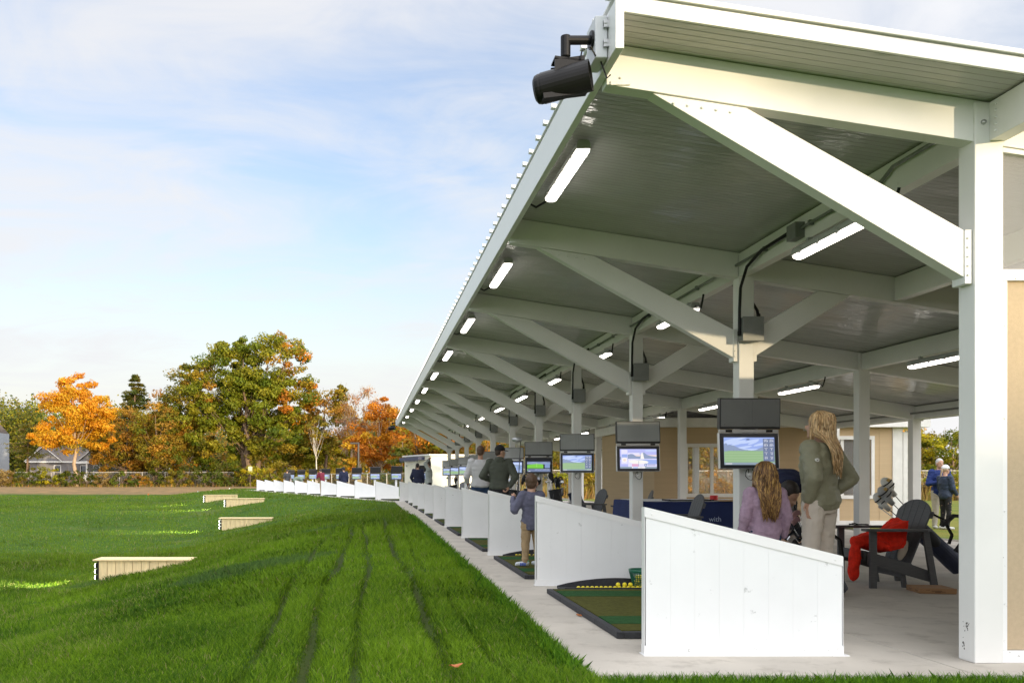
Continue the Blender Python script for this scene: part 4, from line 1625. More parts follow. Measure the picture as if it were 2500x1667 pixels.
for i, (x_, d_, k, nm) in enumerate(((1400, 58, 1, 'yellow shrub glimpsed left of the violet monitor'), (1435, 57, 0, 'olive shrub behind the left chair back'), (1520, 57, 3, 'tawny shrub behind the blue table'), (1590, 56, 4, 'rust shrub behind the table end'),
                                     (2240, 54, 3, 'tawny bush left of the couple'), (2335, 52, 1, 'yellow bush right of the grey haired man'), (2290, 55, 0, 'olive bush behind the couple'), (1720, 55, 4, 'rust shrub seen through the cabin window'))):
    tree('shrub', nm, (px(x_, d_), d_, gz(px(x_, d_), d_)), [(0, 1.0, 1.6, 1.0), (1, .7, 1.0, .7)], pals[k], 30, 2600, .17, (.05, .2), 'shrubs behind the canopy', bark, seed=140 + i, cat='shrub', twigs=20)

# far woods: one uncountable mass
LR = np.random.default_rng(77)
n = 260000
az = np.concatenate([LR.uniform(-62, 75, 185000), LR.uniform(-62, -44, 75000)])
row = LR.integers(0, 3, n)
dist = 150 + row * 28 + LR.uniform(-8, 8, n)
X_ = az / 165 * dist * 1.35
hprof = 10.2 + 2.2 * np.sin(X_ * .11) + 1.6 * np.sin(X_ * .37 + row) + row * 2.2 + 5.5 * sstep(-46, -62, X_)
zrel = LR.random(n) ** .7
spike = np.abs(((X_ * .32 + row * .4) % 1) - .5) * 2
Z_ = zrel * hprof * (1 - .28 * spike)
pts = np.stack([X_ + LR.normal(0, .5, n), dist + LR.normal(0, 1, n), Z_], 1)
keep_ = ~((X_ < -50) & (dist < 174))
X_, dist, Z_, pts = X_[keep_], dist[keep_], Z_[keep_], pts[keep_]
n = len(X_)
pc = np.array(PINE + OLIVE[:1] + GREEN[2:])[LR.integers(0, 7, n)] * LR.uniform(.7, 1.4, (n, 1))
pc[X_ > -30] = (np.array(OLIVE + RUST + PINE)[LR.integers(0, 12, n)] * LR.uniform(.7, 1.3, (n, 1)))[X_ > -30]
vs, cs_ = leaf_cloud(pts, np.tile([0, -.6, .6], (n, 1)), .62, pc)
tag(link('far_woods', np_mesh('far_woods', vs, 4, cs_, LEAF)), 'distant pine and autumn woods closing the view behind the trees', 'woods', kind='stuff')

# unseen tree belt behind the viewpoint, heights shaped to keep low sun off the grass
LR = np.random.default_rng(78)
n = 110000
p_ = LR.uniform(-70, 110, n)
q_ = -60 + LR.normal(0, 2.5, n)
tall = sstep(9.5, 14, p_) * (1 - sstep(28.3, 30.5, p_))
top = 5.35 + 3.9 * tall + .45 * np.sin(p_ * .55) + .3 * np.sin(p_ * 1.7 + 1)
Z_ = LR.random(n) ** .85 * top
fade = (Z_ > top - .9) & (LR.random(n) < .45)
pts = np.stack([p_ * .866 - q_ * .5, p_ * .5 + q_ * .866, Z_ - .5], 1)[~fade]
sz = np.full(len(pts), 1.5)
# sparse leaf band added over the belt to soften and dim the sun
n3 = 750
p3 = LR.uniform(-12, 11, n3)
q3 = -60 + LR.normal(0, 1.5, n3)
pts = np.concatenate([pts, np.stack([p3 * .866 - q3 * .5, p3 * .5 + q3 * .866, LR.uniform(5.0, 8.8, n3)], 1)])
sz = np.concatenate([sz, np.full(n3, .42)])
n2_ = len(pts)
pc = np.array(OLIVE + GREEN)[LR.integers(0, 8, n2_)] * LR.uniform(.7, 1.3, (n2_, 1))
vs, cs_ = leaf_cloud(pts, np.tile([.5, -.8, .3], (n2_, 1)), sz[:, None], pc)
tag(link('shade_tree_belt', np_mesh('shade_tree_belt', vs, 4, cs_, LEAF)), 'unseen belt of trees shaped for shade beyond the near end of the range', 'woods', kind='stuff')

# dry tall grass along the fences (stuff)
LR = np.random.default_rng(79)


def reeds(n, xa, xb, ya, yb, h0, h1, w, cols):
    x = LR.uniform(xa, xb, n)
    y = LR.uniform(ya, yb, n)
    keep = (np.sin(x * .7 + y) + np.sin(x * .23 + 2)) > LR.uniform(-2, 1.2, n)
    x, y = x[keep], y[keep]
    n = len(x)
    z = ground_z(x, y)
    a = LR.uniform(0, 3.14, n)
    h = LR.uniform(h0, h1, n)
    s = np.stack([np.cos(a), np.sin(a), 0 * a], 1) * w
    b = np.stack([x, y, z], 1)
    t = b + np.stack([LR.normal(0, .25, n) * h, LR.normal(0, .25, n) * h, h], 1)
    c = np.array(cols)[LR.integers(0, len(cols), n)] * LR.uniform(.7, 1.3, (n, 1))
    return np.stack([b - s, b + s, t], 1).reshape(-1, 3), np.repeat(c, 3, 0)


TAN = [(.36, .24, .08), (.42, .26, .07), (.30, .18, .06), (.26, .22, .05), (.5, .24, .06)]
rp = [reeds(9000, -62, 8, 118.3, 123, .4, 1.5, .04, TAN + OLIVE), reeds(2500, -62, 8, 112, 117.5, .2, .55, .04, TAN + OLIVE), reeds(7000, 8, 34, 54, 61, .3, 1.5, .02, TAN), reeds(2500, 27, 42, 50, 57, .3, 1.4, .02, TAN)]
tag(link('tall_grass', np_mesh('tall_grass', np.concatenate([r_[0] for r_ in rp]), 3, np.concatenate([r_[1] for r_ in rp]), LEAF)), 'tall dry tan grass growing along the fences', 'grass', kind='stuff')

# ------------------------------------------------------------------ fences
winglass = glassm.copy()
winglass.name = 'window_glass'
for n_ in winglass.node_tree.nodes:
    if n_.type == 'MIX_SHADER':
        n_.inputs[0].default_value = .12
linkm = bpy.data.materials.new('chain_link')
linkm.use_nodes = True
t_ = linkm.node_tree
b_ = t_.nodes['Principled BSDF']
b_.inputs['Base Color'].default_value = (.35, .34, .31, 1)
b_.inputs['Metallic'].default_value = .6
b_.inputs['Roughness'].default_value = .5
co_ = t_.nodes.new('ShaderNodeTexCoord')
sp_ = t_.nodes.new('ShaderNodeSeparateXYZ')
t_.links.new(co_.outputs['Object'], sp_.inputs[0])
acc = None
for sgn in (1, -1):
    m1 = t_.nodes.new('ShaderNodeMath')
    m1.operation = 'MULTIPLY_ADD'
    t_.links.new(sp_.outputs[2], m1.inputs[0])
    m1.inputs[1].default_value = sgn
    t_.links.new(sp_.outputs[0], m1.inputs[2])
    m2 = t_.nodes.new('ShaderNodeMath')
    m2.operation = 'PINGPONG'
    t_.links.new(m1.outputs[0], m2.inputs[0])
    m2.inputs[1].default_value = .05
    m3 = t_.nodes.new('ShaderNodeMath')
    m3.operation = 'LESS_THAN'
    t_.links.new(m2.outputs[0], m3.inputs[0])
    m3.inputs[1].default_value = .0045
    if acc is None:
        acc = m3.outputs[0]
    else:
        m4 = t_.nodes.new('ShaderNodeMath')
        m4.operation = 'MAXIMUM'
        t_.links.new(acc, m4.inputs[0])
        t_.links.new(m3.outputs[0], m4.inputs[1])
        acc = m4.outputs[0]
tr_ = t_.nodes.new('ShaderNodeBsdfTransparent')
ms_ = t_.nodes.new('ShaderNodeMixShader')
t_.links.new(acc, ms_.inputs[0])
t_.links.new(tr_.outputs[0], ms_.inputs[1])
t_.links.new(b_.outputs[0], ms_.inputs[2])
t_.links.new(ms_.outputs[0], t_.nodes['Material Output'].inputs[0])
galvp = M('galvanised_pipe', (.55, .52, .46), .55, metal=.1, var=.1)


def fence(lab, p0, p1, n, h, r=.035, midrail=()):
    p0, p1 = V(p0), V(p1)
    d = p1 - p0
    root = thing('chain_link_fence', lab, 'fence', (p0.x, p0.y, 0), math.atan2(d.y, d.x))
    L = d.length
    zs = [gz(*(p0 + d * k / n).xy) for k in range(n + 1)]
    for k in range(n + 1):
        x = L * k / n
        g = G()
        g.cyl((x, 0, zs[k] - .1), (x, 0, zs[k] + h + .03), r * 1.15, r, 8)
        g.build('fence_post', galvp, root)
    g = G()
    g.tube([(L * k / n, 0, zs[k] + h) for k in range(n + 1)], r * .75, 6)
    for k in midrail:
        g.tube([(L * k / n, 0, zs[k] + h * .5), (L * (k + 1) / n, 0, zs[k + 1] + h * .5)], r * .6, 6)
    g.build('rail', galvp, root)
    g = G()
    for k in range(n):
        a, b = L * k / n, L * (k + 1) / n
        g.add([(a, .03, zs[k]), (b, .03, zs[k + 1]), (b, .03, zs[k + 1] + h), (a, .03, zs[k] + h)], [(0, 1, 2, 3)])
    g.build('mesh', linkm, root)


fence('long chain link fence in front of the houses and golden maple', (-62, 118), (px(570, 118), 118), 15, 1.85, .055, midrail=(4, 5, 6))
fence('short chain link fence behind the open angled row', (px(770, 98), 98), (px(995, 84), 84), 5, 1.5)
fence('chain link fence behind the canopy, seen between the posts', (9, 61), (46, 57), 12, 1.75, .04)

# ------------------------------------------------------------------ houses
siding = M('grey_siding', (.19, .18, .18), .8, var=.08, scale=2, stretch=(.2, .2, 12))
shingle = M('roof_shingle', (.17, .14, .125), .9, var=.25, scale=14, bump=.3, bscale=60)
trimw = M('house_trim', (.75, .73, .68), .6)
bluesd = M('blue_grey_siding', (.36, .39, .43), .75, var=.06, scale=2, stretch=(.1, .1, 14))
winm = M('window_glass_dark', (.02, .025, .03), .08, var=.05)
hs = thing('gabled_house', 'low dark grey house with two white trimmed gables behind the fence', 'house', (px(172, 140), 140, .1))
# local x from -6.6 .. 6.6
g = G()
g.box(-6.3, 6.3, .0, 7, 0, 3.5)
g.build('wall', siding, hs)
g = G()
g.prism([(-6.7, 0, 3.5), (6.9, 0, 3.5), (6.2, 3.6, 5.9), (-6.0, 3.6, 5.9)], (0, .02, .12))
g.prism([(-6.7, 7.4, 3.5), (6.9, 7.4, 3.5), (6.2, 3.7, 5.9), (-6.0, 3.7, 5.9)], (0, .02, .12))
for cx, w_, hh in ((-4.0, 2.7, 2.15), (3.2, 1.8, 1.45)):
    for s_ in (-1, 1):
        g.prism([(cx, -.5, 3.6 + hh), (cx + s_ * (w_ + .2), -.5, 3.45), (cx + s_ * (w_ + .2), 2.6, 3.45), (cx, 2.6, 3.6 + hh)], (0, 0, .13))
g.build('roof', shingle, hs)
g = G()
for cx, w_, hh in ((-4.0, 2.7, 2.15), (3.2, 1.8, 1.45)):
    g.prism([(cx - w_, -.35, 3.5), (cx + w_, -.35, 3.5), (cx, -.35, 3.5 + hh)], (0, .3, 0))
g.build('gable', siding, hs)
g = G()
for cx, w_, hh in ((-4.0, 2.7, 2.15), (3.2, 1.8, 1.45)):
    for s_ in (-1, 1):
        g.bar((cx + s_ * .02, -.54, 3.62 + hh), (cx + s_ * (w_ + .25), -.54, 3.42), .06, .34, (0, -1, 0))
g.box(-6.8, 6.95, -.58, -.44, 3.3, 3.5)
for x_ in (1.2, 3.0, 5.0, 6.5):
    g.box(x_ - .12, x_ + .12, -1.6, -1.4, 0, 3.3)
g.box(.9, 6.9, -1.7, -1.3, 3.1, 3.36)
g.build('white_trim', trimw, hs)
g = G()
g.box(2.4, 6.6, -1.52, -1.46, .3, 1.45)
g.build('porch_rail', M('porch_white', (.85, .83, .78), .6), hs)
for cx in (-2.0, 2.1, 4.1):
    g = G()
    g.box(cx - .55, cx + .55, -.06, .0, 1.2, 2.9)
    w_ = g.build('window', trimw, hs)
    g = G()
    g.box(cx - .45, cx + .45, -.075, -.062, 1.3, 2.8)
    g.build('pane', winm, w_)
g = G()
g.box(-5.6, -5.2, 3.2, 3.7, 5.6, 7.0)
g.build('chimney', M('chimney_pipe', (.6, .55, .45), .7), hs)
h2 = thing('tall_house', 'tall blue grey house at the left edge, mostly out of frame', 'house', (-66.5, 146, .1))
g = G()
g.box(-6, 5.2, 0, 9, 0, 8.4)
g.build('wall', bluesd, h2)
g = G()
g.prism([(-6.4, -.35, 8.4), (5.6, -.35, 8.4), (5.6, 4.5, 10.2), (-6.4, 4.5, 10.2)], (0, .05, .18))
g.prism([(5.18, 0, 8.4), (5.18, 9, 8.4), (5.18, 4.5, 10.1)], (-.1, 0, 0))
g.build('roof', shingle, h2)
g = G()
g.box(4.85, 5.25, -.06, .0, 0, 8.4)
g.box(1.2, 1.9, -.06, .0, 0, 8.4)
g.build('white_trim', trimw, h2)
for cx, cz in ((3.4, 1.4), (3.4, 4.6), (-1.2, 4.6), (-1.2, 1.4)):
    g = G()
    g.box(cx - .7, cx + .7, -.07, -.01, cz, cz + 1.9)
    w_ = g.build('window', trimw, h2)
    g = G()
    g.box(cx - .55, cx + .55, -.085, -.072, cz + .15, cz + 1.75)
    g.build('pane', winm, w_)
h3 = thing('small_house', 'small bluish house hidden behind the huge maple', 'house', (px(475, 150), 150, .1))
g = G()
g.box(-4, 4, 0, 6, 0, 4.2)
g.build('wall', bluesd, h3)
g = G()
g.prism([(-4.3, -.2, 4.2), (4.3, -.2, 4.2), (0, -.2, 6.6)], (0, 6.4, 0))
g.build('roof', shingle, h3)

# ------------------------------------------------------------------ shed at the end of the canopy
shed = thing('white_shed', 'plain white shed catching sun beyond the far end of the canopy', 'shed', (3.62, 52, 0), ROW_A)
shedw = M('shed_wall', (.78, .74, .62), .6, var=.04, scale=2)
g = G()
g.box(0, 4.4, 0, 4.4, 0, 2.36)
g.build('wall', shedw, shed)
g = G()
g.prism([(-.12, -.1, 2.36), (4.5, -.1, 2.36), (4.5, -.1, 2.44), (-.12, -.1, 2.44)], (0, 4.6, 0))
g.build('roof', trimw, shed)
g = G()
g.box(-.42, -.005, .9, 4.2, 2.12, 2.30)
for k in range(14):
    g.box(-.42, -.40, 1.0 + k * .23, 1.1 + k * .23, 2.03, 2.12)
g.build('awning', M('dark_blue_awning', (.05, .055, .10), .6), shed)

# ------------------------------------------------------------------ tan cabin behind the canopy
cb = thing('tan_cabin', 'tan sided cabin with white trim and windows behind the canopy', 'cabin', (6.45, 20.35, 0))
tan = M('tan_siding', (.52, .38, .22), .75, var=.04, scale=2, stretch=(.3, .3, 10))
CW, CH = 5.5, 2.22
wins = [(.74, 1.86, .74, 1.78), (3.6, 4.86, .70, 1.95)]
for yq, nm in ((0, 'wall'), (4.4, 'wall')):
    g = G()
    xs_ = 0
    for (a, b, z0, z1) in (wins if yq == 0 else [(.5, 5.2, .5, 2.0)]):
        g.box(xs_, a, yq, yq + .14, .1, CH)
        g.box(a, b, yq, yq + .14, .1, z0)
        g.box(a, b, yq, yq + .14, z1, CH)
        xs_ = b
    g.box(xs_, CW, yq, yq + .14, .1, CH)
    for xj in ((2.6, 5.05) if yq == 0 else ()):
        g.box(xj, xj + .012, yq - .006, yq, .1, CH)
    g.build(nm, tan, cb)
g = G()
g.box(0, .14, .14, 4.4, .1, CH)
g.build('wall', tan, cb)
g = G()
g.box(CW - .14, CW, .14, 4.4, .1, CH)
g.build('wall', tan, cb)
g = G()
g.prism([(-.1, -.25, CH), (CW + .55, -.25, CH), (CW + .55, -.25, CH + .2), (-.1, -.25, CH + .2)], (0, 5, 0))
g.build('roof', trimw, cb)
g = G()
g.box(CW - .16, CW + .03, -.03, .0, .0, CH - .002)
g.box(CW + .03, CW + .06, -.03, .2, .0, CH - .002)
g.box(-.01, CW - .16, -.03, .0, .0, .13)
g.build('white_trim', trimw, cb)
g = G()
g.box(CW + .08, CW + .18, -.02, .08, .1, CH - .1)
g.build('downspout', trimw, cb)
for (a, b, z0, z1) in wins:
    g = G()
    g.box(a - .07, b + .07, -.035, -.003, z1, z1 + .08)
    g.box(a - .07, b + .07, -.035, -.003, z0 - .08, z0)
    g.box(a - .07, a, -.035, -.003, z0, z1)
    g.box(b, b + .07, -.035, -.003, z0, z1)
    m_ = (a + b) / 2
    g.box(m_ - .035, m_ + .035, .02, .06, z0, z1)
    w_ = g.build('window', trimw, cb)
    g = G()
    g.box(a, m_ - .036, .035, .041, z0, z1)
    g.box(m_ + .036, b, .035, .041, z0, z1)
    g.build('pane', winglass, w_)
g = G()
g.box(3.74, 3.94, -.42, -.22, 0, 2.2)
g.build('porch_post', trimw, cb)
g = G()
g.box(3.64, 3.735, -.40, -.26, .46, .66)
g.build('outlet_box', trimw, cb)

# ------------------------------------------------------------------ lamp post, cabinet, sign, slim pole
lp = thing('lamp_post', 'slim black lamp post behind the open row', 'lamp post', (px(875, 84), 84, 0))
g = G()
g.tube([(0, 0, 0), (0, 0, 4.3)], .09, 8)
g.build('pole', M('dark_bronze', (.05, .045, .04), .4), lp)
g = G()
g.box(-.75, .1, -.12, .12, 4.2, 4.34)
g.build('lamp_head', MATS['dark_bronze'], lp)
ub = thing('utility_cabinet', 'tan utility cabinet lit by the sun behind the open row', 'cabinet', (px(876, 60), 60, 0))
g = G()
g.box(-.21, .21, -.15, .15, 0, 1.26)
g.build('cabinet_body', M('tan_cabinet', (.60, .42, .16), .6), ub, bevel=.01)
g = G()
g.box(-.18, .18, -.158, -.151, .1, 1.2)
g.build('door', MATS['tan_cabinet'], ub, bevel=.003)
sg = thing('notice_board', 'small pale notice fixed before the great maple trunk', 'sign', (px(611, 112), 112, 0))
g = G()
g.box(-.25, .25, -.02, .02, 1.75, 2.45)
g.build('board', M('pale_yellow_board', (.75, .68, .38), .6), sg)
g = G()
g.box(-.05, .05, .021, .09, 0, 2.4)
g.build('board_post', bark, sg)
tree('birch', 'slim white birch trunk rising behind the man in maroon', (px(775, 104), 104), [(0, 6.6, 1.4, 2.0)], OLIVE, 14, 700, .3, (.10, .4), TG, M('birch_bark', (.62, .58, .50), .8, var=.25, scale=4, stretch=(1, 1, 3)), seed=201)

# ------------------------------------------------------------------ wooden floodlight wedges
flm = EM('flood_lens', (1.0, 1.0, .82), 6)


def wedge(loc, rz, lab, zt, power):
    x0, y0 = loc
    root = thing('light_wedge', lab, 'light box', (x0, y0, zt), rz, 'wooden wedge boxes sunk in the bank')
    L, Wd = 2.2, .62
    Mz = Matrix.Rotation(rz, 3, 'Z')

    def gl(x, y):
        p = Mz @ V((x, y, 0))
        return gz(x0 + p.x, y0 + p.y) - zt - .12
    for yq in (0, Wd - .03):
        g = G()
        nb = 11
        for k in range(nb):
            a, b = k * L / nb + .006, (k + 1) * L / nb - .006
            za, zb_ = gl(a, yq), gl(b, yq)
            if za > -.03 and zb_ > -.03:
                continue
            g.prism([(a, yq, min(za, -.01)), (b, yq, min(zb_, -.01)), (b, yq, 0), (a, yq, 0)], (0, .03, 0))
        g.build('side_boards', wood, root)
    g = G()
    for k in range(4):
        g.box(-.13, L, -.05 + k * .18, -.05 + (k + 1) * .18 - .006, .001, .035)
    g.build('top_boards', wood, root, bevel=.003)
    g = G()
    g.box(-.03, 0, .0, Wd, gl(0, .3), -.002)
    g.build('front_frame', blackp, root)
    lights = []
    for k, zq in enumerate((-.12, -.26, -.40)):
        for yq in (.12, .48):
            g = G()
            g.cyl((-.03, yq, zq), (-.10, yq, zq), .058, .062, 14)
            f = g.build('floodlight', blackp, root)
            g = G()
            g.ell((-.10, yq, zq), (.035, .056, .056), None, 12, 8)
            g.build('lens', flm, f, smooth=True)
    l = bpy.data.lights.new('flood', 'SPOT')
    l.energy = power
    l.spot_size = R(44)
    l.spot_blend = .6
    l.color = (1.0, .96, .55)
    l.shadow_soft_size = .06
    lo = bpy.data.objects.new('flood', l)
    COL.objects.link(lo)
    lo.parent = root
    lo.location = (-.16, .3, -.26)
    lo.rotation_euler = V((1, 0, .045)).to_track_quat('Z', 'Y').to_euler()
    return root


wedge((-6.32, 21.3), 0, 'nearest wooden wedge box in the bank, lamps on its left end', -.86, 560)
wedge((-6.36, 39.5), 0, 'second wooden wedge box, midway down the field', -.70, 760)
wedge((-8.2, 52.6), R(3), 'third wooden wedge box, overlapping the farthest one', -.15, 700)
wedge((-11.1, 62), R(8), 'farthest wooden wedge box, partly behind the third', -.13, 700)
# marker flag on the field
fl = thing('marker_flag', 'tiny orange marker flag standing in the far field', 'flag', (px(356, 78), 78, gz(px(356, 78), 78)))
g = G()
g.cyl((0, 0, 0), (.15, 0, .55), .012, .012, 6)
g.build('stick', M('green_stick', (.1, .4, .15), .6), fl)
g = G()
g.prism([(.15, 0, .55), (.33, 0, .5), (.17, 0, .38)], (0, .01, 0))
g.build('pennant', M('orange_flag', (.8, .2, .03), .7), fl)
wb = M('white_ball', (.8, .8, .76), .4)
for x_, d_ in ((483, 90), (515, 90), (560, 94)):
    g = G()
    g.ell((0, 0, 0), .075, None, 10, 8)
    tag(g.build('marker_ball', wb, smooth=True, loc=(px(x_, d_), d_, gz(px(x_, d_), d_) + .07)), 'small white ball lying on the dry far mound', 'ball', 'white balls on the dry mound')
# fallen leaves
lfm = M('dead_leaf', (.42, .14, .04), .7, var=.3, scale=30)
for i, (x_, y_, z_, lab) in enumerate(((1418, 7.2, 0, 'curled brown leaf lying on the concrete beside the near mat'), (1112, 5.35, None, 'brown leaf fallen on the grass at the bottom of the photo'))):
    X0 = px(x_, y_)
    zq = z_ if z_ is not None else gz(X0, y_) + .05
    g = G()
    ring = []
    for k in range(12):
        t = 2 * math.pi * k / 12
        r_ = .045 * (1 + .3 * math.cos(3 * t))
        ring.append((r_ * 1.5 * math.cos(t), r_ * math.sin(t), .012 * math.cos(2 * t) + .012))
    g.add(ring + [(x, y, z + .002) for x, y, z in ring], [tuple(range(11, -1, -1)), tuple(range(12, 24))] + [(k, (k + 1) % 12, 12 + (k + 1) % 12, 12 + k) for k in range(12)])
    tag(g.build('fallen_leaf', lfm, loc=(X0, y_, zq + .003), rz=.5 * i), lab, 'leaf').scale = (.62, .62, .62)

# ------------------------------------------------------------------ adirondack chairs (facing -X)


def chair_parts(root):
    g = G()
    for k in range(6):
        q0, q1 = k / 6, (k + 1) / 6 - .02
        xa, xb = -.40 + .60 * q0, -.40 + .60 * q1
        za, zb_ = .365 - .13 * q0, .365 - .13 * q1
        g.prism([(xa, -.27, za), (xb, -.27, zb_), (xb, -.27, zb_ - .022), (xa, -.27, za - .022)], (0, .54, 0))
    g.box(-.425, -.402, -.27, .27, .27, .355)
    g.build('seat', chairp, root, bevel=.003)
    p0, p1 = V((.17, 0, .235)), V((.47, 0, .93))
    up = (p1 - p0).normalized()
    nrm = V((up.z, 0, -up.x))
    def top_L(y):
        return .50 + .20 * max(0.0, 1 - (y / .325) ** 2) ** .5
    for k in range(5):
        c = (k - 2)
        yb, yt = c * .098, c * .124
        wb_, wt_ = .0465, .0595
        pts = [p0 + V((0, yb - wb_, 0))]
        for j in range(7):
            y = yt - wt_ + 2 * wt_ * j / 6
            pts.append(p0 + up * top_L(y) + V((0, y, 0)))
        pts.append(p0 + V((0, yb + wb_, 0)))
        g = G()
        g.prism(pts, nrm * .022)
        g.build('back_slat', chairp, root, bevel=.003)
    g = G()
    for q, w in ((.34, .30), (.55, .31)):
        c = p0 + up * q + nrm * .036
        g.bar(c + V((0, -w, 0)), c + V((0, w, 0)), .07, .026, nrm)
    g.build('back_rail', chairp, root, bevel=.003)
    for s in (-1, 1):
        g = G()
        y = s * .34
        g.prism([(-.47, y - .065, .565), (-.47, y + .065, .565), (.30, y + .055, .565), (.38, y + .03, .565), (.38, y - .03, .565), (.30, y - .055, .565)], (0, 0, .024))
        g.build('armrest', chairp, root, bevel=.004)
        g = G()
        g.box(-.40, -.315, y - .016, y + .016, 0, .564)
        for z_ in (.30, .33, .53):
            g.cyl((-.36 + .02 * (z_ > .31), y - .016, z_), (-.36 + .02 * (z_ > .31), y - .02, z_), .009, .008, 8)
        g.build('leg', chairp, root, bevel=.003)
        g = G()
        yy = s * .30
        g.prism([(-.40, yy - .014, .345), (-.40, yy - .014, .235), (.40, yy - .014, .06), (.43, yy - .014, .16), (.1, yy - .014, .25)], (0, .028, 0))
        g.build('side_rail', chairp, root, bevel=.003)
        g = G()
        yy = s * .335
        g.prism([(.27, yy - .016, .563), (.35, yy - .016, .563), (.47, yy - .016, 0), (.385, yy - .016, 0)], (0, .032, 0))
        for z_ in (.12, .15, .5):
            g.cyl((.35 + .1 * (.3 - z_) * .8, yy - .016, z_), (.35 + .1 * (.3 - z_) * .8, yy - .021, z_), .009, .008, 8)
        g.build('leg', chairp, root, bevel=.003)
    g = G()
    g.box(.06, .09, -.28, .28, .10, .20)
    g.prism([(.02, -.285, .22), (.08, -.285, .22), (.12, -.285, 0), (.06, -.285, 0)], (0, .03, 0))
    g.prism([(.02, .255, .22), (.08, .255, .22), (.12, .255, 0), (.06, .255, 0)], (0, .03, 0))
    g.build('rear_stand', chairp, root, bevel=.003)


ch = thing('slatted_chair', 'charcoal slatted armchair with the red jacket thrown over it', 'chair', (5.31, 9.32, 0), R(-3), 'charcoal slatted armchairs')
chair_parts(ch)
ch.scale = (.76, 1, 1)
for (x_, y_, rz, lab) in ((4.17, 12.3, -6, 'charcoal slatted armchair in front of the blue table'), (4.74, 16.2, -12, 'charcoal slatted armchair peeking up behind the blue table'), (4.33, 17.9, 4, 'charcoal slatted armchair left of the blue table end'),
                          (4.02, 20.3, -4, 'charcoal slatted armchair beside the clubs behind the boy'), (5.0, 47.5, 60, 'charcoal slatted armchair by the open row near the shed')):
    dup(ch, (x_, y_, 0), R(rz), lab)
o = COL.objects[-1]

# red jacket over the chair
redm = M('red_fleece', (.78, .03, .012), .85, var=.2, scale=18, bump=.5, bscale=60, spec=.2)
def cap(g, a, b, r0, r1=None, n=12):
    a, b = V(a), V(b)
    r1 = r0 if r1 is None else r1
    d = (b - a)
    if d.length < 1e-6:
        return g.ell(a, r0)
    d.normalize()
    pts = [a - d * r0 * .98, a - d * r0 * .7, a - d * r0 * .3, a, a.lerp(b, .5), b, b + d * r1 * .3, b + d * r1 * .7, b + d * r1 * .98]
    rr = [r0 * .15, r0 * .72, r0 * .95, r0, (r0 + r1) / 2, r1, r1 * .95, r1 * .72, r1 * .15]
    return g.tube(pts, rr, n)


jk = thing('red_jacket', 'red fleece jacket draped over the seat and arm of the near chair', 'jacket', (5.31, 9.32, 0), R(-3))
jk.scale = (.80, 1, 1)
g = G()
g.ell((.06, -.06, .55), (.16, .20, .045), Matrix.Rotation(R(-58), 3, 'Y'))
g.ell((-.02, -.08, .44), (.20, .24, .07), Matrix.Rotation(R(-22), 3, 'Y'))
g.ell((-.20, -.10, .42), (.22, .22, .065), Matrix.Rotation(R(8), 3, 'Y'))
g.prism([(.14, -.26, .66), (.10, -.27, .40), (-.10, -.29, .37), (-.36, -.27, .43), (-.40, -.24, .50), (-.12, -.23, .56)], (0, .20, 0))
cap(g, (-.28, -.18, .475), (-.47, -.20, .45), .055, .062)
g.ell((-.485, -.21, .30), (.055, .075, .20), Matrix.Rotation(R(5), 3, 'Y'))
g.ell((-.50, -.21, .15), (.055, .068, .10))
cap(g, (.0, .12, .47), (-.28, .14, .43), .06, .05)
jm = remesh(g, .010, 4, 0)
for v in jm.vertices:
    q = v.co
    a_ = noise.noise(V((q.x * 7 + q.z * 5, q.y * 5, q.z * 9)))
    b_ = 1 - abs(noise.noise(V((q.x * 11 - q.z * 6, q.y * 9 + 4, q.z * 5)))) * 2
    v.co += v.normal * (.012 * a_ + .011 * b_ + .003 * noise.noise(q * 60))
link('jacket_body', jm, jk).data.materials.append(redm)
g = G()
g.ell((.08, -.25, .37), (.05, .03, .12), Matrix.Rotation(R(28), 3, 'Y'))
link('lining', remesh(g, .012, 3, .004, 14), jk).data.materials.append(M('beige_lining', (.42, .36, .28), .9, var=.1))
g = G()
g.tube([(-.12, .30, .60), (-.16, .32, .615), (-.22, .30, .60), (-.24, .27, .61), (-.18, .26, .60), (-.1, .28, .605), (-.02, .3, .6), (-.03, .34, .602)], .006, 6)
tag(g.build('cord', blackp, loc=(5.34, 9.32, 0)), 'thin black cord coiled on the far armrest of the near chair', 'cord')

# pizza box
kraft = M('kraft_cardboard', (.34, .19, .09), .85, var=.08, scale=9)
kraftd = M('dark_print', (.06, .03, .015), .8)
pzb = thing('cardboard_box', 'flat brown cardboard food box on the floor under the near chair', 'box', (5.235, 8.58, .001), R(-10))
g = G()
g.box(0, .315, 0, .315, 0, .046)
g.build('box_base', kraft, pzb, bevel=.002)
g = G()
g.box(-.003, .318, -.003, .318, .047, .050)
g.box(-.003, .318, -.003, -.0005, .008, .047)
g.build('lid', kraft, pzb)
g = G()
for a, b, z0, z1 in ((.10, .19, .026, .030), (.13, .22, .018, .021), (.05, .085, .034, .037), (.13, .18, .013, .0155)):
    g.box(a, b, -.0042, -.0034, z0, z1)
for a, b, z0, z1 in ((.05, .11, .022, .026), (.05, .10, .014, .017), (.17, .25, .022, .026), (.2, .26, .012, .015)):
    g.box(-.0006, -.0001, a, b, z0, z1)
g.build('printed_lines', kraftd, pzb)

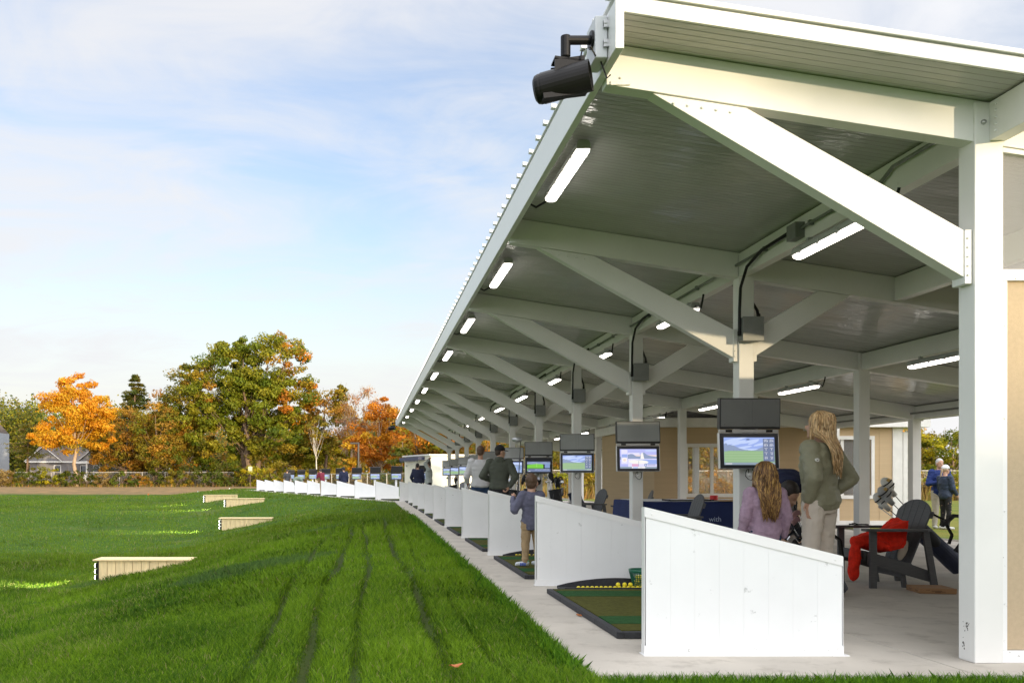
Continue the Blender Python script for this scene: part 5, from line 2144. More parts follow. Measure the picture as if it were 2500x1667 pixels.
# table with blue cloth
tb = thing('display_table', 'table under a dark blue cloth lettered in white', 'table', (4.02, 13.3, 0))
bluec = M('blue_cloth', (.006, .018, .095), .8, var=.15, scale=4, bump=.2, bscale=90)
g = G()
g.loft([[(-.04, -.04, .02), (1.90, -.04, .02), (1.90, 1.56, .02), (-.04, 1.56, .02)], [(0, 0, .745), (1.86, 0, .745), (1.86, 1.5, .745), (0, 1.5, .745)]])
g.build('tablecloth', bluec, tb, bevel=.02)
g = G()
text_geo(g, 'with', .105, lambda a, b: (1.08 + a, -.021 + b * -.0552 * 0 - .001, .455 + b))
for i_, p_ in enumerate(g.v):
    g.v[i_] = (p_[0], -.04 + (p_[2] - .02) * .0552 - .003, p_[2])
g.build('lettering', M('pale_lettering', (.35, .42, .6), .7), tb)
g = G()
g.box(.1, 1.80, .03, 1.45, .746, .752)
g.build('white_runner', M('white_paper', (.7, .7, .7), .7), tb)
for i, (x_, y_, sx, sy, sz, m_, lab, cat) in enumerate(((4.75, 13.5, .6, .35, .012, blackp, 'flat black tray on the left half of the blue table', 'tray'), (5.35, 13.5, .5, .3, .010, blackp, 'flat black tray on the right half of the blue table', 'tray'))):
    g = G()
    g.box(-sx / 2, sx / 2, -sy / 2, sy / 2, 0, sz)
    for s in (-1, 1):
        g.box(s * sx / 2 - .006, s * sx / 2 + .006, -sy / 2, sy / 2, 0, sz + .012)
    tag(g.build('tray', m_, loc=(x_, y_, .753), bevel=.002), lab, cat)
g = G()
g.tube([(0, 0, 0), (0, 0, .004), (0, 0, .006), (0, 0, .07), (0, 0, .075)], [.055, .06, .058, .058, .05], 18)
tag(g.build('red_tin', M('red_paint', (.6, .02, .02), .4), loc=(5.28, 13.8, .753)), 'small red tin standing on the blue table', 'tin')
g = G()
g.box(-.3, .3, -.15, .15, 0, .012)
tag(g.build('wooden_tray', M('tan_board', (.5, .3, .14), .6), loc=(5.45, 13.42, .753), bevel=.003), 'thin tan board lying by the red tin', 'board')

# ------------------------------------------------------------------ golf clubs and bags


def frame(d, up=(0, 0, 1)):
    d = V(d).normalized()
    s = d.cross(V(up))
    if s.length < 1e-3:
        s = d.cross(V((0, 1, 0)))
    s.normalize()
    return s, d, s.cross(d)


blackc = M('black_nylon', (.010, .010, .012), .6, var=.2, scale=8, bump=.2, bscale=80)
chrome = M('club_chrome', (.6, .6, .62), .22, metal=.9)
shaftm = M('dark_shaft', (.03, .03, .032), .35)


def club(p0, p1, kind, lab, grp=None, headm=None, side=(1, 0, 0)):
    """p0 grip end, p1 head end"""
    p0, p1 = V(p0), V(p1)
    root = thing('golf_club', lab, 'golf club', p0, 0, grp)
    v = p1 - p0
    d = v.normalized()
    g = G()
    g.tube([V((0, 0, 0)), v], [.0065, .0045], 8)
    g.build('shaft', shaftm if kind != 'iron' else chrome, root, smooth=True)
    g = G()
    g.tube([V((0, 0, 0)), d * .25], [.0135, .010], 8)
    g.build('grip', rubber, root, smooth=True)
    s = V(side)
    s = (s - d * s.dot(d)).normalized()
    n_ = d.cross(s)
    rot = Matrix((s, n_, d)).transposed()
    g = G()
    if kind == 'wood':
        g.ell(v + s * .045 + n_ * .02, (.062, .052, .03), rot)
    elif kind == 'cover':
        g.ell(v + s * .03 + d * .03, (.062, .055, .085), rot)
        g.tube([v - d * .12, v + d * .01], [.026, .04], 10)
    else:
        pts = [v + s * a + d * b for a, b in ((-.008, -.03), (-.006, .018), (.03, .03), (.068, .022), (.082, -.005), (.07, -.032), (.03, -.02))]
        g.prism(pts, n_ * .014)
    hd_o = g.build('club_head', headm or chrome, root, smooth=kind != 'iron')
    if kind == 'cover':
        g = G()
        c_ = v + s * .03 + d * .03
        for off, rad in ((-.035, 1.0), (.012, 1.08)):
            ringp = [c_ + d * off + (s * math.cos(t) * .062 + n_ * math.sin(t) * .055) * (1 - (off / .085) ** 2) ** .5 for t in np.linspace(0, 2 * math.pi, 19)]
            g.tube(ringp, .0075, 6)
        g.build('cover_band', blackc, hd_o, smooth=True)
        g = G()
        g.obox(c_ + n_ * -.05 + d * .035, .035, .016, .03, rot)
        g.build('cover_patch', M('tan_patch', (.55, .36, .10), .6), hd_o)
    return root


def golf_bag(loc, axis, L, r, mats, lab, stand=True, strap=True):
    root = thing('golf_bag', lab, 'golf bag', loc, 0, 'golf bags')
    s, d, u = frame(axis, (0, 1, 0) if abs(V(axis).normalized().z) > .9 else (0, 0, 1))
    rot = Matrix((s, u, d)).transposed()

    def pt(a, b, c):
        return s * a + u * b + d * c
    rings = []
    for q, f in ((0, .85), (.01, .95), (.12, 1.0), (.45, .94), (.8, .98), (.97, 1.06), (1.0, 1.06)):
        rings.append([pt(r * f * math.cos(t), r * .85 * f * math.sin(t), L * q) for t in np.linspace(0, 2 * math.pi, 21)[:-1]])
    g = G()
    g.loft(rings)
    g.build('bag_body', mats[0], root, smooth=False)
    g = G()
    g.tube([pt(r * 1.07 * math.cos(t), r * .92 * math.sin(t), L) for t in np.linspace(0, 2 * math.pi, 21)], .014, 6)
    g.build('rim', mats[1], root, smooth=True)
    g = G()
    g.ell(pt(r * .75, 0, L * .35), (r * .5, r * .7, L * .27), rot)
    g.build('pocket', mats[0], root, smooth=True)
    g = G()
    g.ell(pt(-r * .7, 0, L * .6), (r * .4, r * .6, L * .2), rot)
    g.build('pocket', mats[1], root, smooth=True)
    g = G()
    g.tube([pt(r * .98, r * .3, L * .95), pt(r * 1.02, r * .3, L * .5), pt(r * .9, r * .2, L * .05)], .008, 6)
    g.build('piping', mats[2], root)
    if strap:
        g = G()
        pts = [pt(0, r * .9, L * .92), pt(.0, r * 1.7, L * .85), pt(0, r * 2.2, L * .62), pt(0, r * 1.7, L * .4), pt(0, r * .9, L * .34)]
        for i in range(4):
            g.bar(pts[i], pts[i + 1], .05, .018, u)
        g.build('strap', blackp, root)
    if stand:
        for k in (-1, 1):
            g = G()
            top = pt(k * r * .5, -r * .9, L * .9)
            foot = V((top.x + k * .16 * s.x + u.x * -.3, top.y - .28, -loc[2] + .0))
            g.tube([top, foot], .008, 6)
            g.build('leg', shaftm, root)
    return root


navyc = M('navy_nylon', (.012, .018, .045), .6, var=.2, scale=8, bump=.2, bscale=80)
pinkc = M('pink_nylon', (.55, .18, .25), .6)
whitec = M('white_cover', (.72, .70, .64), .7, var=.12, scale=12)
greyc = M('grey_cover', (.40, .40, .39), .7, var=.15, scale=12)
# bag behind the near chair: top at (5.62, 10.0, .72) bottom (6.45, 9.9, .08)
b0 = V((6.50, 9.92, .10))
ax = V((5.95, 10.05, .68)) - b0
golf_bag(b0, ax, ax.length, .115, (navyc, blackc, M('pink_piping', (.6, .3, .3), .6)), 'navy golf bag with pink piping lying back behind the near chair', strap=True)
ad = ax.normalized()
for i, (a, b, L, k, m_, lab) in enumerate(((.0, .05, 1.20, 'cover', whitec, 'white and tan headcover highest above the near chair'), (-.03, .0, 1.14, 'cover', greyc, 'striped grey headcover above the near chair, middle of three'),
                                           (.02, -.03, 1.08, 'cover', whitec, 'pale rounded headcover above the near chair, lowest of three'), (.03, -.05, 1.02, 'iron', chrome, 'chrome iron below the headcovers by the near chair'))):
    s_, d_, u_ = frame(ad)
    p0 = b0 + ad * .2 + s_ * a * .5 + u_ * b * .5
    p1 = b0 + ad * (L - .06 + .02 * i) + s_ * a * 2 + u_ * b * 2.0
    club(p0, p1, k, lab, None, m_, (-.4, .2, .8))
g = G()
# loose black strap loop standing behind the chair
pts = [(6.18, 9.75, .58), (6.30, 9.74, .69), (6.40, 9.73, .68), (6.46, 9.73, .55), (6.42, 9.74, .42), (6.34, 9.76, .30)]
for i in range(5):
    g.bar(pts[i], pts[i + 1], .035, .05, (0, 1, 0))
tag(g.build('bag_strap', blackc), 'wide black strap looping up from the bag behind the near chair', 'strap')
# second black bag, lying
b0 = V((6.75, 10.35, .12))
ax = V((6.25, 10.5, .60)) - b0
golf_bag(b0, ax, .75, .11, (blackc, blackc, M('white_piping', (.6, .6, .6), .6)), 'black golf bag with pale piping against the corner post', stand=False, strap=False)
# bag of irons between girl and woman
b0 = V((4.42, 8.52, .02))
ax = V((-.34, .0, .56))
golf_bag(b0, ax, .66, .125, (blackc, blackc, pinkc), 'black golf bag of irons between the girl and the woman', stand=True)
for i, (dx, dy, dz, k, m_, lab) in enumerate(((-.03, -.10, .56, 'iron', chrome, 'chrome iron head lowest in the bag beside the woman'), (-.02, -.06, .645, 'iron', chrome, 'cavity back iron head in the bag beside the woman, second lowest'), (.02, -.09, .72, 'iron', M('pink_iron', (.6, .35, .36), .3, metal=.4), 'pinkish iron head in the bag beside the woman'),
                                              (.03, -.08, .78, 'iron', MATS['pink_iron'], 'pinkish iron head just under the headcovers beside the woman'), (-.05, -.02, .88, 'cover', greyc, 'grey headcover in the bag in front of the bending person'), (.0, .02, .84, 'cover', blackc, 'black headcover in the bag beside the woman'))):
    club((4.22, 8.52, .30), (3.98 + dx, 8.50 + dy, dz), k, lab, None, m_, (-1, -.2, -.1))
# bag lying on the floor right of the woman
b0 = V((5.12, 10.6, .13))
ax = V((4.55, 10.75, .30)) - b0
golf_bag(b0, ax, .72, .12, (blackc, navyc, pinkc), 'black and pink golf bag lying on the floor right of the woman', stand=False)
g = G()
for i in range(4):
    a = [(4.66, 10.5, .50), (4.74, 10.5, .47), (4.84, 10.5, .36), (4.90, 10.5, .24), (4.97, 10.52, .16)]
    g.bar(a[i], a[i + 1], .06, .05, (0, 1, 0))
tag(g.build('bag_strap', M('blue_strap', (.02, .05, .22), .6)), 'blue padded strap on the bag right of the woman', 'strap')
# bags farther back
for i, (x_, y_, dx, mt_, lab, n_, grp) in enumerate(((px(1368, 19.2), 19.2, -.10, blackc, 'black golf bag full of clubs behind the boy on the right', 8, 'clubs in the bag right of the boy'), (px(1284, 19.6), 19.6, .10, blackc, 'black golf bag just left of the boy', 6, 'clubs in the bag left of the boy'),
                                                    (px(1435, 18.6), 18.6, -.28, navyc, 'dark blue golf bag leaning back left of the blue table', 0, ''), (px(1118, 31), 31, -.16, blackc, 'black golf bag with drooping headcovers left of the man in white', 3, 'clubs in the bag left of the man in white'),
                                                    (px(1243, 18.2), 18.2, .12, blackc, 'black bag at the hip of the man in olive', 3, 'clubs by the man in olive'))):
    ax = V((dx, .06, .82))
    golf_bag(V((x_, y_, 0)), ax, .84, .125, (mt_, mt_, M('white_piping', (.6, .6, .6), .6)), lab)
    for k in range(n_):
        a = 2.4 * k
        q = .05 + .05 * random.random()
        e = V((x_, y_, 0)) + ax.normalized() * (1.0 + .12 * random.random()) + V((math.cos(a) * q * 1.6, math.sin(a) * q, 0))
        club(V((x_, y_, .12)) + V((math.cos(a) * .03, math.sin(a) * .03, 0)), e, 'iron' if k % 3 else 'cover', 'club head standing up from ' + grp.replace('clubs in', '').replace('clubs by', 'the bag by'), grp, None if k % 3 else blackc, (math.cos(a), math.sin(a), .1))

# ------------------------------------------------------------------ people
SKIN = M('skin', (.55, .32, .22), .5, var=.06, scale=20)
SKIN2 = M('skin_tan', (.42, .23, .15), .5, var=.06, scale=20)
LIP = M('lip', (.38, .14, .12), .5)
EYE = M('eye_dark', (.03, .02, .02), .3)
STD = dict(pel=(0, 0, .525), wai=(0, .0, .61), che=(0, .0, .72), neck=(0, -.008, .825), head=(0, .012, .928),
           shL=(-.102, -.005, .802), shR=(.102, -.005, .802), elL=(-.142, -.02, .635), elR=(.142, -.02, .635), wrL=(-.145, .03, .495), wrR=(.145, .03, .495),
           hpL=(-.052, 0, .515), hpR=(.052, 0, .515), knL=(-.058, .012, .285), knR=(.058, .012, .285), anL=(-.062, -.012, .045), anR=(.062, -.012, .045),
           look=(0, 1, 0), ftL=(-.15, 1, 0), ftR=(.15, 1, 0))


def torso(g, P, h, m, lo=-.05, hi=1.0, wid=1.0):
    lat_u = (P['shR'] - P['shL']).normalized()
    lat_l = (P['hpR'] - P['hpL']).normalized()
    pel, wai, che, nk = P['pel'], P['wai'], P['che'], P['neck']
    dn = (pel - wai).normalized()
    sec = [(pel + dn * h * -lo, .070, .055, lat_l), (pel, .092, .066, lat_l), (wai, .076, .056, (lat_u + lat_l).normalized()), (che, .096, .066, lat_u),
           (che.lerp(nk, .62), .100, .054, lat_u), (che.lerp(nk, .9), .062, .043, lat_u), (nk + (nk - che).normalized() * .012 * h, .040, .036, lat_u)]
    cs_ = [s_[0] for s_ in sec]
    rings = []
    for i, (c, hw, hd, lat) in enumerate(sec):
        t = (cs_[min(i + 1, len(cs_) - 1)] - cs_[max(i - 1, 0)]).normalized()
        f = t.cross(lat).normalized()
        l = f.cross(t).normalized()
        w_, d_ = hw * h * wid + m, hd * h * wid + m
        rings.append([c + l * (w_ * math.copysign(abs(math.cos(a)) ** .85, math.cos(a))) + f * (d_ * math.copysign(abs(math.sin(a)) ** .85, math.sin(a))) for a in np.linspace(0, 2 * math.pi, 25)[:-1]])
    if hi < 1:
        rings = rings[:5]
    g.loft(rings)


def hand(g, W, d, pn, h, curl, sgn):
    """palm + five unequal bent fingers; d towards fingertips, pn palm normal"""
    d = V(d).normalized()
    pn = (V(pn) - d * V(pn).dot(d)).normalized()
    l = d.cross(pn).normalized() * sgn
    s = h / 1.72
    rot = Matrix((l, d, pn)).transposed()
    c = W + d * .048 * s
    g.ell(c, (.038 * s, .050 * s, .014 * s), rot)
    for k, (off, L) in enumerate(((-.027, .070), (-.009, .080), (.009, .076), (.025, .060))):
        p = W + d * .088 * s + l * off * s
        r = (.0088 - .0005 * k) * s
        dir_ = d + l * off * 3
        ang = 0
        for j, f in enumerate((.45, .32, .23)):
            ang += curl * (.45 + .35 * j) + .06 * k * curl
            dd = (d * math.cos(ang) + pn * math.sin(ang) + l * off * 3).normalized()
            q = p + dd * L * f * s
            cap(g, p, q, r, r * .92, 8)
            p = q
            r *= .92
    p = W + d * .025 * s - l * .030 * s
    dd = (d * .75 - l * .62 + pn * .25).normalized()
    q = p + dd * .042 * s
    cap(g, p, q, .0105 * s, .0095 * s, 8)
    dd = (d * .9 - l * .2 + pn * .5).normalized()
    cap(g, q, q + dd * .03 * s, .0095 * s, .008 * s, 8)


def person(label, loc, h, rz, pose=None, top=None, bottom=None, shoes=None, hair=('short', (.06, .035, .02)), capc=None, skin=None, hs=1.0, vox=.011, sleeve=1.0, topm=.013, botm=.010, hem=-.06, curl=(.5, .5),
           face=False, wid=1.0, pn=None, shorts=False, cap_brim=None):
    P = {k: V(v) for k, v in STD.items()}
    for k, v in (pose or {}).items():
        P[k] = V(v)
    for k in P:
        if k not in ('look', 'ftL', 'ftR'):
            P[k] = P[k] * h
    skin = skin or SKIN
    # head frame
    Hc = P['head']
    lk = P['look'].normalized()
    upv = V((0, 0, 1))
    if abs(lk.z) > .75:
        upv = (P['che'] - P['pel']).normalized() if (P['che'] - P['pel']).normalized().cross(lk).length > .3 else V((0, 1, 0))
    rx = lk.cross(upv).normalized()
    uz = rx.cross(lk).normalized()
    HR = Matrix((rx, lk, uz)).transposed()
    hd = h * hs

    def hp(x, y, z):
        return Hc + HR @ V((x * hd, y * hd, z * hd))
    g = G()
    torso(g, P, h, 0, wid=wid)
    cap(g, P['neck'] - V((0, 0, .01 * h)), hp(0, -.012, -.03), .031 * hd, .030 * hd)
    g.ell(hp(0, -.008, .014), (.043 * hd, .053 * hd, .054 * hd), HR)
    g.ell(hp(0, .010, -.028), (.034 * hd, .041 * hd, .042 * hd), HR)
    g.ell(hp(0, .052, -.010), (.0075 * hd, .014 * hd, .013 * hd), HR)
    g.ell(hp(0, .040, -.058), (.014 * hd, .012 * hd, .010 * hd), HR)
    for s in (-1, 1):
        g.ell(hp(s * .044, -.004, -.008), (.006 * hd, .013 * hd, .019 * hd), HR)
    for S, sg in (('L', -1), ('R', 1)):
        sh, el, wr = P['sh' + S], P['el' + S], P['wr' + S]
        g.ell(sh, .036 * h * wid)
        cap(g, sh, el, .032 * h, .025 * h)
        cap(g, el, wr, .025 * h, .016 * h)
        d = (wr - el).normalized()
        pnv = V(pn[0 if S == 'L' else 1]) if pn else V((-sg, .2, 0))
        hd_ = d
        if pose and 'hd' + S in pose:
            hd_ = V(pose['hd' + S]).normalized()
        hand(g, wr, hd_, pnv, h * (1.0 if hs < 1.2 else 1.05), curl[0 if S == 'L' else 1], sg)
        hp_, kn, an = P['hp' + S], P['kn' + S], P['an' + S]
        cap(g, hp_, kn, .052 * h * wid, .034 * h)
        cap(g, kn, an, .034 * h, .022 * h)
        ft = P['ft' + S].normalized()
        cap(g, an - V((0, 0, .018 * h)) - ft * .02 * h, an - V((0, 0, .028 * h)) + ft * .085 * h, .021 * h, .016 * h)
    me = remesh(g, vox, 3) if vox > .0112 else remesh(g, .009, 3)
    root = link('person', me)
    me.materials.append(skin)
    root.location = loc
    root.rotation_euler[2] = rz
    tag(root, label, 'person')

    def part(nm, g, vx, mat, disp=.004, sm=3, ds=11):
        o = link(nm, remesh(g, vx, sm, disp, ds), root)
        o.data.materials.append(mat)
        return o
    if face:
        for s in (-1, 1):
            g = G()
            g.ell(hp(s * .017, .0445, .004), (.0062 * hd, .004 * hd, .0035 * hd), HR)
            g.build('eye', EYE, root, smooth=True)
        g = G()
        g.ell(hp(0, .050, -.036), (.013 * hd, .004 * hd, .004 * hd), HR)
        g.build('mouth', LIP, root, smooth=True)
    if top:
        g = G()
        torso(g, P, h, topm, lo=hem, hi=.9 if False else 1.0, wid=wid)
        for S in 'LR':
            sh, el, wr = P['sh' + S], P['el' + S], P['wr' + S]
            g.ell(sh, .036 * h * wid + topm * .9)
            cap(g, sh, el, .032 * h + topm, .025 * h + topm)
            if sleeve > .5:
                cap(g, el, el.lerp(wr, (sleeve - .5) * 2 * .93), .025 * h + topm, .017 * h + topm * .75)
        part('jacket' if topm > .016 else 'shirt', g, vox, top, .0085, 2, 13)
    if bottom:
        g = G()
        pel, dn = P['pel'], (P['pel'] - P['wai']).normalized()
        lat = (P['hpR'] - P['hpL']).normalized()
        f = (-dn).cross(lat)
        rings = [[c + lat * (w_ * h * wid + botm) * math.cos(a) + f * (d_ * h * wid + botm) * math.sin(a) for a in np.linspace(0, 6.2832, 25)[:-1]] for c, w_, d_ in ((pel + dn * .055 * h, .072, .056), (pel, .092, .066), (pel - dn * .035 * h, .086, .062), (pel - dn * .06 * h, .080, .058))]
        g.loft(rings)
        for S in 'LR':
            hp_, kn, an = P['hp' + S], P['kn' + S], P['an' + S]
            cap(g, hp_, kn if not shorts else hp_.lerp(kn, .9), .052 * h * wid + botm, .034 * h + botm * 1.1)
            if not shorts:
                cap(g, kn, an.lerp(kn, .05), .034 * h + botm * 1.1, .024 * h + botm * 1.1)
        part('shorts' if shorts else 'trousers', g, vox, bottom, .0075, 2, 15)
    if shoes:
        for S in 'LR':
            an = P['an' + S]
            ft = P['ft' + S].normalized()
            g = G()
            cap(g, an - V((0, 0, .014 * h)) - ft * .022 * h, an - V((0, 0, .022 * h)) + ft * .088 * h, .026 * h, .020 * h)
            cap(g, an - V((0, 0, .032 * h)) - ft * .03 * h, an - V((0, 0, .034 * h)) + ft * .10 * h, .012 * h, .011 * h)
            part('shoe', g, max(.008, vox * .8), shoes, .0, 2)
    if hair:
        kind, hc = hair[0], hair[1]
        if kind == 'short':
            g = G()
            g.ell(hp(0, -.016, .022), (.0475 * hd, .054 * hd, .054 * hd), HR)
            g.ell(hp(0, -.032, -.008), (.041 * hd, .034 * hd, .040 * hd), HR)
            part('hair', g, vox * .8, M('hair_%d' % int(hc[0] * 1000), hc, .6, var=.35, scale=60, stretch=(3, 3, 1)), .004, 2, 40)
        elif kind == 'pony':
            g = G()
            g.ell(hp(0, -.016, .018), (.047 * hd, .054 * hd, .054 * hd), HR)
            cap(g, hp(0, -.065, .0), hp(0, -.085, -.10), .018 * hd, .010 * hd)
            part('hair', g, vox * .8, M('hair_%d' % int(hc[0] * 1000), hc, .6, var=.3, scale=60), .003, 2, 40)
        else:
            # long hair: scalp shell plus many falling locks
            length, cols, nl, wave = hair[2], hair[3], hair[4], hair[5]
            r_ = random.Random(hair[6])
            g = G()
            g.ell(hp(0, -.012, .020), (.0485 * hd, .057 * hd, .056 * hd), HR)
            g.ell(hp(0, -.034, -.03), (.044 * hd, .038 * hd, .06 * hd), HR)
            mats = [M('hair_lock_%d_%d' % (hair[6], k), c, .42, var=.25, scale=30, stretch=(2, 2, .6)) for k, c in enumerate(cols)]
            shell = part('hair', g, .009, mats[1], .002, 3, 40)
            gl_ = G()
            for k in range(nl):
                a = r_.uniform(-.14, 1.14) * math.pi  # around the back, ear to ear
                el_ = r_.uniform(.05, 1.25)
                dirv = V((math.cos(a) * math.cos(el_), -math.sin(a) * math.cos(el_), math.sin(el_)))
                start = hp(dirv.x * .047, -.010 + dirv.y * .055, .022 + dirv.z * .056)
                out = HR @ V((math.cos(a), -math.sin(a), 0))
                L = length * h * r_.uniform(.72, 1.05)
                pts = [start]
                rad = [.003]
                ph = r_.uniform(0, 6.28)
                back = P['che'].y
                for j in range(1, 11):
                    q = j / 10
                    dz = -L * q
                    spread = .050 * hd * (1 - abs(.32 - q) * .9) + r_.uniform(-.004, .004)
                    side = V((math.cos(a) * spread * (1.05 + hair[7] * q), -math.sin(a) * (.074 + .006 * r_.random()) * hd * (1 - .25 * max(0, q - .4)), 0))
                    p = Hc + HR @ V((0, -.012 * hd, 0)) + HR @ side
                    p.z = start.z + dz
                    # lie on the back of the clothes
                    tn = (P['neck'].z + .035 * h - p.z) / (.075 * h)
                    if tn > 0 and abs(p.x - P['neck'].x) < .14 * h:
                        tn = min(1, tn)
                        surf = P['che'].y - (.070 * h * wid + topm + .014) * (1 - .35 * (abs(p.x) / (.13 * h)) ** 2)
                        top_ = P['neck'].y - .050 * hd
                        lim = top_ * (1 - tn) + surf * tn - r_.uniform(0, .016)
                        if a > -.2 and a < 3.34:
                            p.y = min(p.y, lim)
                    p.x += wave * math.sin(q * 9 + ph * .5 + k * .02) * q + r_.gauss(0, .002)
                    p.y += wave * .5 * math.cos(q * 8 + ph) * q
                    pts.append(pts[-1].lerp(p, .8))
                    rad.append((.0026 + .0016 * r_.random()) * (1 - .75 * max(0, q - .45)))
                # colour: golden towards the ends comes from separate lock materials
                gl_.mi = r_.choices(range(len(cols)), weights=hair[8])[0]
                gl_.tube(pts, rad, 5)
            gl_.build('hair_locks', mats, root, smooth=True)
    if capc:
        g = G()
        vs = []
        n_, m_ = 24, 7
        for i in range(m_):
            el_ = -.12 + (math.pi / 2 + .10) * i / (m_ - 1)
            for j in range(n_):
                a = 2 * math.pi * j / n_
                vs.append(hp(.050 * math.cos(a) * math.cos(el_), -.010 + .060 * math.sin(a) * math.cos(el_), .024 + .060 * math.sin(el_)))
        fs = [(i * n_ + j, i * n_ + (j + 1) % n_, (i + 1) * n_ + (j + 1) % n_, (i + 1) * n_ + j) for i in range(m_ - 1) for j in range(n_)]
        g.add(vs, fs)
        co = g.build('cap', capc, root, smooth=True)
        so_ = co.modifiers.new('thick', 'SOLIDIFY')
        so_.thickness = .006
        g = G()
        arc = [(-.044, .036), (-.036, .062), (-.02, .084), (0, .092), (.02, .084), (.036, .062), (.044, .036), (.03, .048), (0, .054), (-.03, .048)]
        g.prism([hp(x, y, .020 - .18 * max(0, y - .04)) for x, y in arc], HR @ V((0, 0, .004)))
        g.build('brim', capc, co)
    return root


sweat_lil = M('lilac_knit', (.46, .32, .42), .9, var=.12, scale=30, bump=.7, bscale=170, spec=.15)
olive_n = M('olive_nylon', (.25, .24, .155), .55, var=.1, scale=6, bump=.25, bscale=30)
creamp = M('cream_denim', (.68, .60, .51), .85, var=.06, scale=7, bump=.25, bscale=120)
navy_f = M('navy_fabric', (.012, .016, .05), .8, var=.15, scale=9, bump=.2, bscale=60)
grey_m = M('grey_marl', (.33, .35, .33), .9, var=.12, scale=30, bump=.3, bscale=120)
slate = M('slate_blue_knit', (.115, .115, .17), .9, var=.12, scale=30, bump=.4, bscale=150)
khaki = M('khaki_cotton', (.36, .25, .135), .85, var=.14, scale=9, bump=.4, bscale=40)
jean = M('dark_denim', (.02, .045, .10), .85, var=.15, scale=12, bump=.3, bscale=120)
offw = M('off_white_knit', (.55, .54, .55), .85, var=.06, scale=8, bump=.3, bscale=90)
oliveh = M('dark_olive_fleece', (.075, .082, .062), .9, var=.1, scale=12, bump=.25, bscale=90)
blackf = M('black_fabric', (.010, .010, .012), .8, var=.2)
maroon = M('maroon_cotton', (.20, .02, .04), .85, var=.1)
shoe_b = M('blue_white_shoe', (.55, .58, .6), .6, var=.1)
shoe_d = M('dark_shoe', (.03, .03, .035), .6)
BLOND = [(.24, .13, .05), (.50, .31, .14), (.66, .45, .22), (.76, .56, .32), (.33, .19, .08)]
BROWNB = [(.10, .045, .018), (.20, .10, .035), (.36, .20, .06), (.52, .31, .09), (.14, .065, .024)]

# the woman in the olive jacket
person('woman with long blond hair in an olive jacket and cream trousers, hands on hips', (3.97, 7.95, 0), 1.68, R(30),
       dict(shL=(-.088, -.005, .80), shR=(.088, -.005, .80), elL=(-.130, -.055, .655), wrL=(-.105, -.005, .535), hdL=(.10, -.02, -1), elR=(.172, -.060, .650), wrR=(.092, -.01, .570), hdR=(-.6, .3, -.6), look=(-.25, 1, .02), head=(-.004, .010, .928), pel=(.012, 0, .525)),
       olive_n, creamp, shoe_d, ('long', BLOND[1], .30, BLOND, 900, .006, 5, .16, [2, 4, 4, 3, 2]), topm=.029, botm=.012, hem=-.035, vox=.011, curl=(.25, .6), pn=((-.3, -1, 0), (0, 1, 0)), wid=1.02)
wo = COL.objects[[o_.get('label', '') for o_ in COL.objects].index('woman with long blond hair in an olive jacket and cream trousers, hands on hips')]
bn_ = V((-.42, -.90, .05)).normalized()
bp_ = V((-.178, -.044, 1.245)) + bn_ * .0835
g = G()
g.cyl(bp_ - bn_ * .02, bp_ + bn_ * .004, .0155, .0155, 18)
bd_ = g.build('badge', M('white_badge', (.75, .74, .70), .6), wo)
s_, d_, u_ = frame(bn_)
g = G()
for a_, b_ in (((-.007, .005), (0, -.006)), ((0, -.006), (.007, .005))):
    g.bar(bp_ + bn_ * .005 + s_ * a_[0] + u_ * a_[1], bp_ + bn_ * .005 + s_ * b_[0] + u_ * b_[1], .003, .002, bn_)
g.build('badge_mark', blackp, bd_)
# the girl in lilac
person('girl in a lilac sweater with long wavy brown hair, seen from behind', (3.45, 7.86, 0), 1.235, R(-3),
       dict(head=(.0, .01, .905), neck=(0, -.008, .80), shL=(-.098, -.005, .775), shR=(.098, -.005, .775), elL=(-.142, -.02, .62), elR=(.142, -.02, .62), wrL=(-.150, .03, .49), wrR=(.145, .05, .475)),
       sweat_lil, jean, shoe_d, ('long', BROWNB[1], .36, BROWNB, 900, .016, 9, .42, [3, 4, 4, 3, 2]), hs=1.33, topm=.022, hem=-.09, vox=.010, wid=1.0)
# the person bending over the bag
person('person with short dark hair in navy bending forward behind the girl', (3.98, 8.62, 0), 1.62, R(168),
       dict(pel=(0, -.20, .545), wai=(0, -.12, .625), che=(0, .0, .655), neck=(0, .09, .635), head=(.01, .155, .585), shL=(-.115, .07, .625), shR=(.115, .07, .625), elL=(-.15, .13, .49), elR=(.15, .13, .49), wrL=(-.08, .17, .37), wrR=(.08, .17, .37),
            hpL=(-.052, -.20, .53), hpR=(.052, -.20, .53), knL=(-.06, -.10, .29), knR=(.06, -.10, .29), anL=(-.06, -.16, .045), anR=(.06, -.16, .045), look=(-.35, .45, -.8)),
       navy_f, blackf, shoe_d, ('short', (.022, .014, .010)), hs=1.05, topm=.02, vox=.012)
# the boy
boy = person('small boy in a slate sweater and khaki trousers holding a club upright', (1.935, 10.7, .052), 1.10, R(14),
             dict(head=(.015, .02, .895), neck=(0, -.005, .79), shL=(-.098, -.005, .762), shR=(.098, -.005, .762), elL=(-.185, .02, .60), wrL=(-.150, .15, .735), elR=(.10, .10, .62), wrR=(-.10, .17, .70), hdL=(.5, .3, .5), hdR=(-.6, .2, .5), look=(.62, 1, .05), hpL=(-.055, 0, .46), hpR=(.055, 0, .46), pel=(0, 0, .475), wai=(0, 0, .57),
                  knL=(-.060, .015, .265), knR=(.07, .015, .265), anL=(-.07, .0, .05), anR=(.085, .0, .05), ftL=(-1, .25, 0), ftR=(-.3, 1, 0)),
             slate, khaki, shoe_b, ('short', (.085, .045, .022)), hs=1.42, topm=.023, botm=.012, hem=-.085, vox=.009, wid=1.0, curl=(1.5, 1.5), pn=((.4, .8, .2), (-.2, .8, 0)))
g = G()
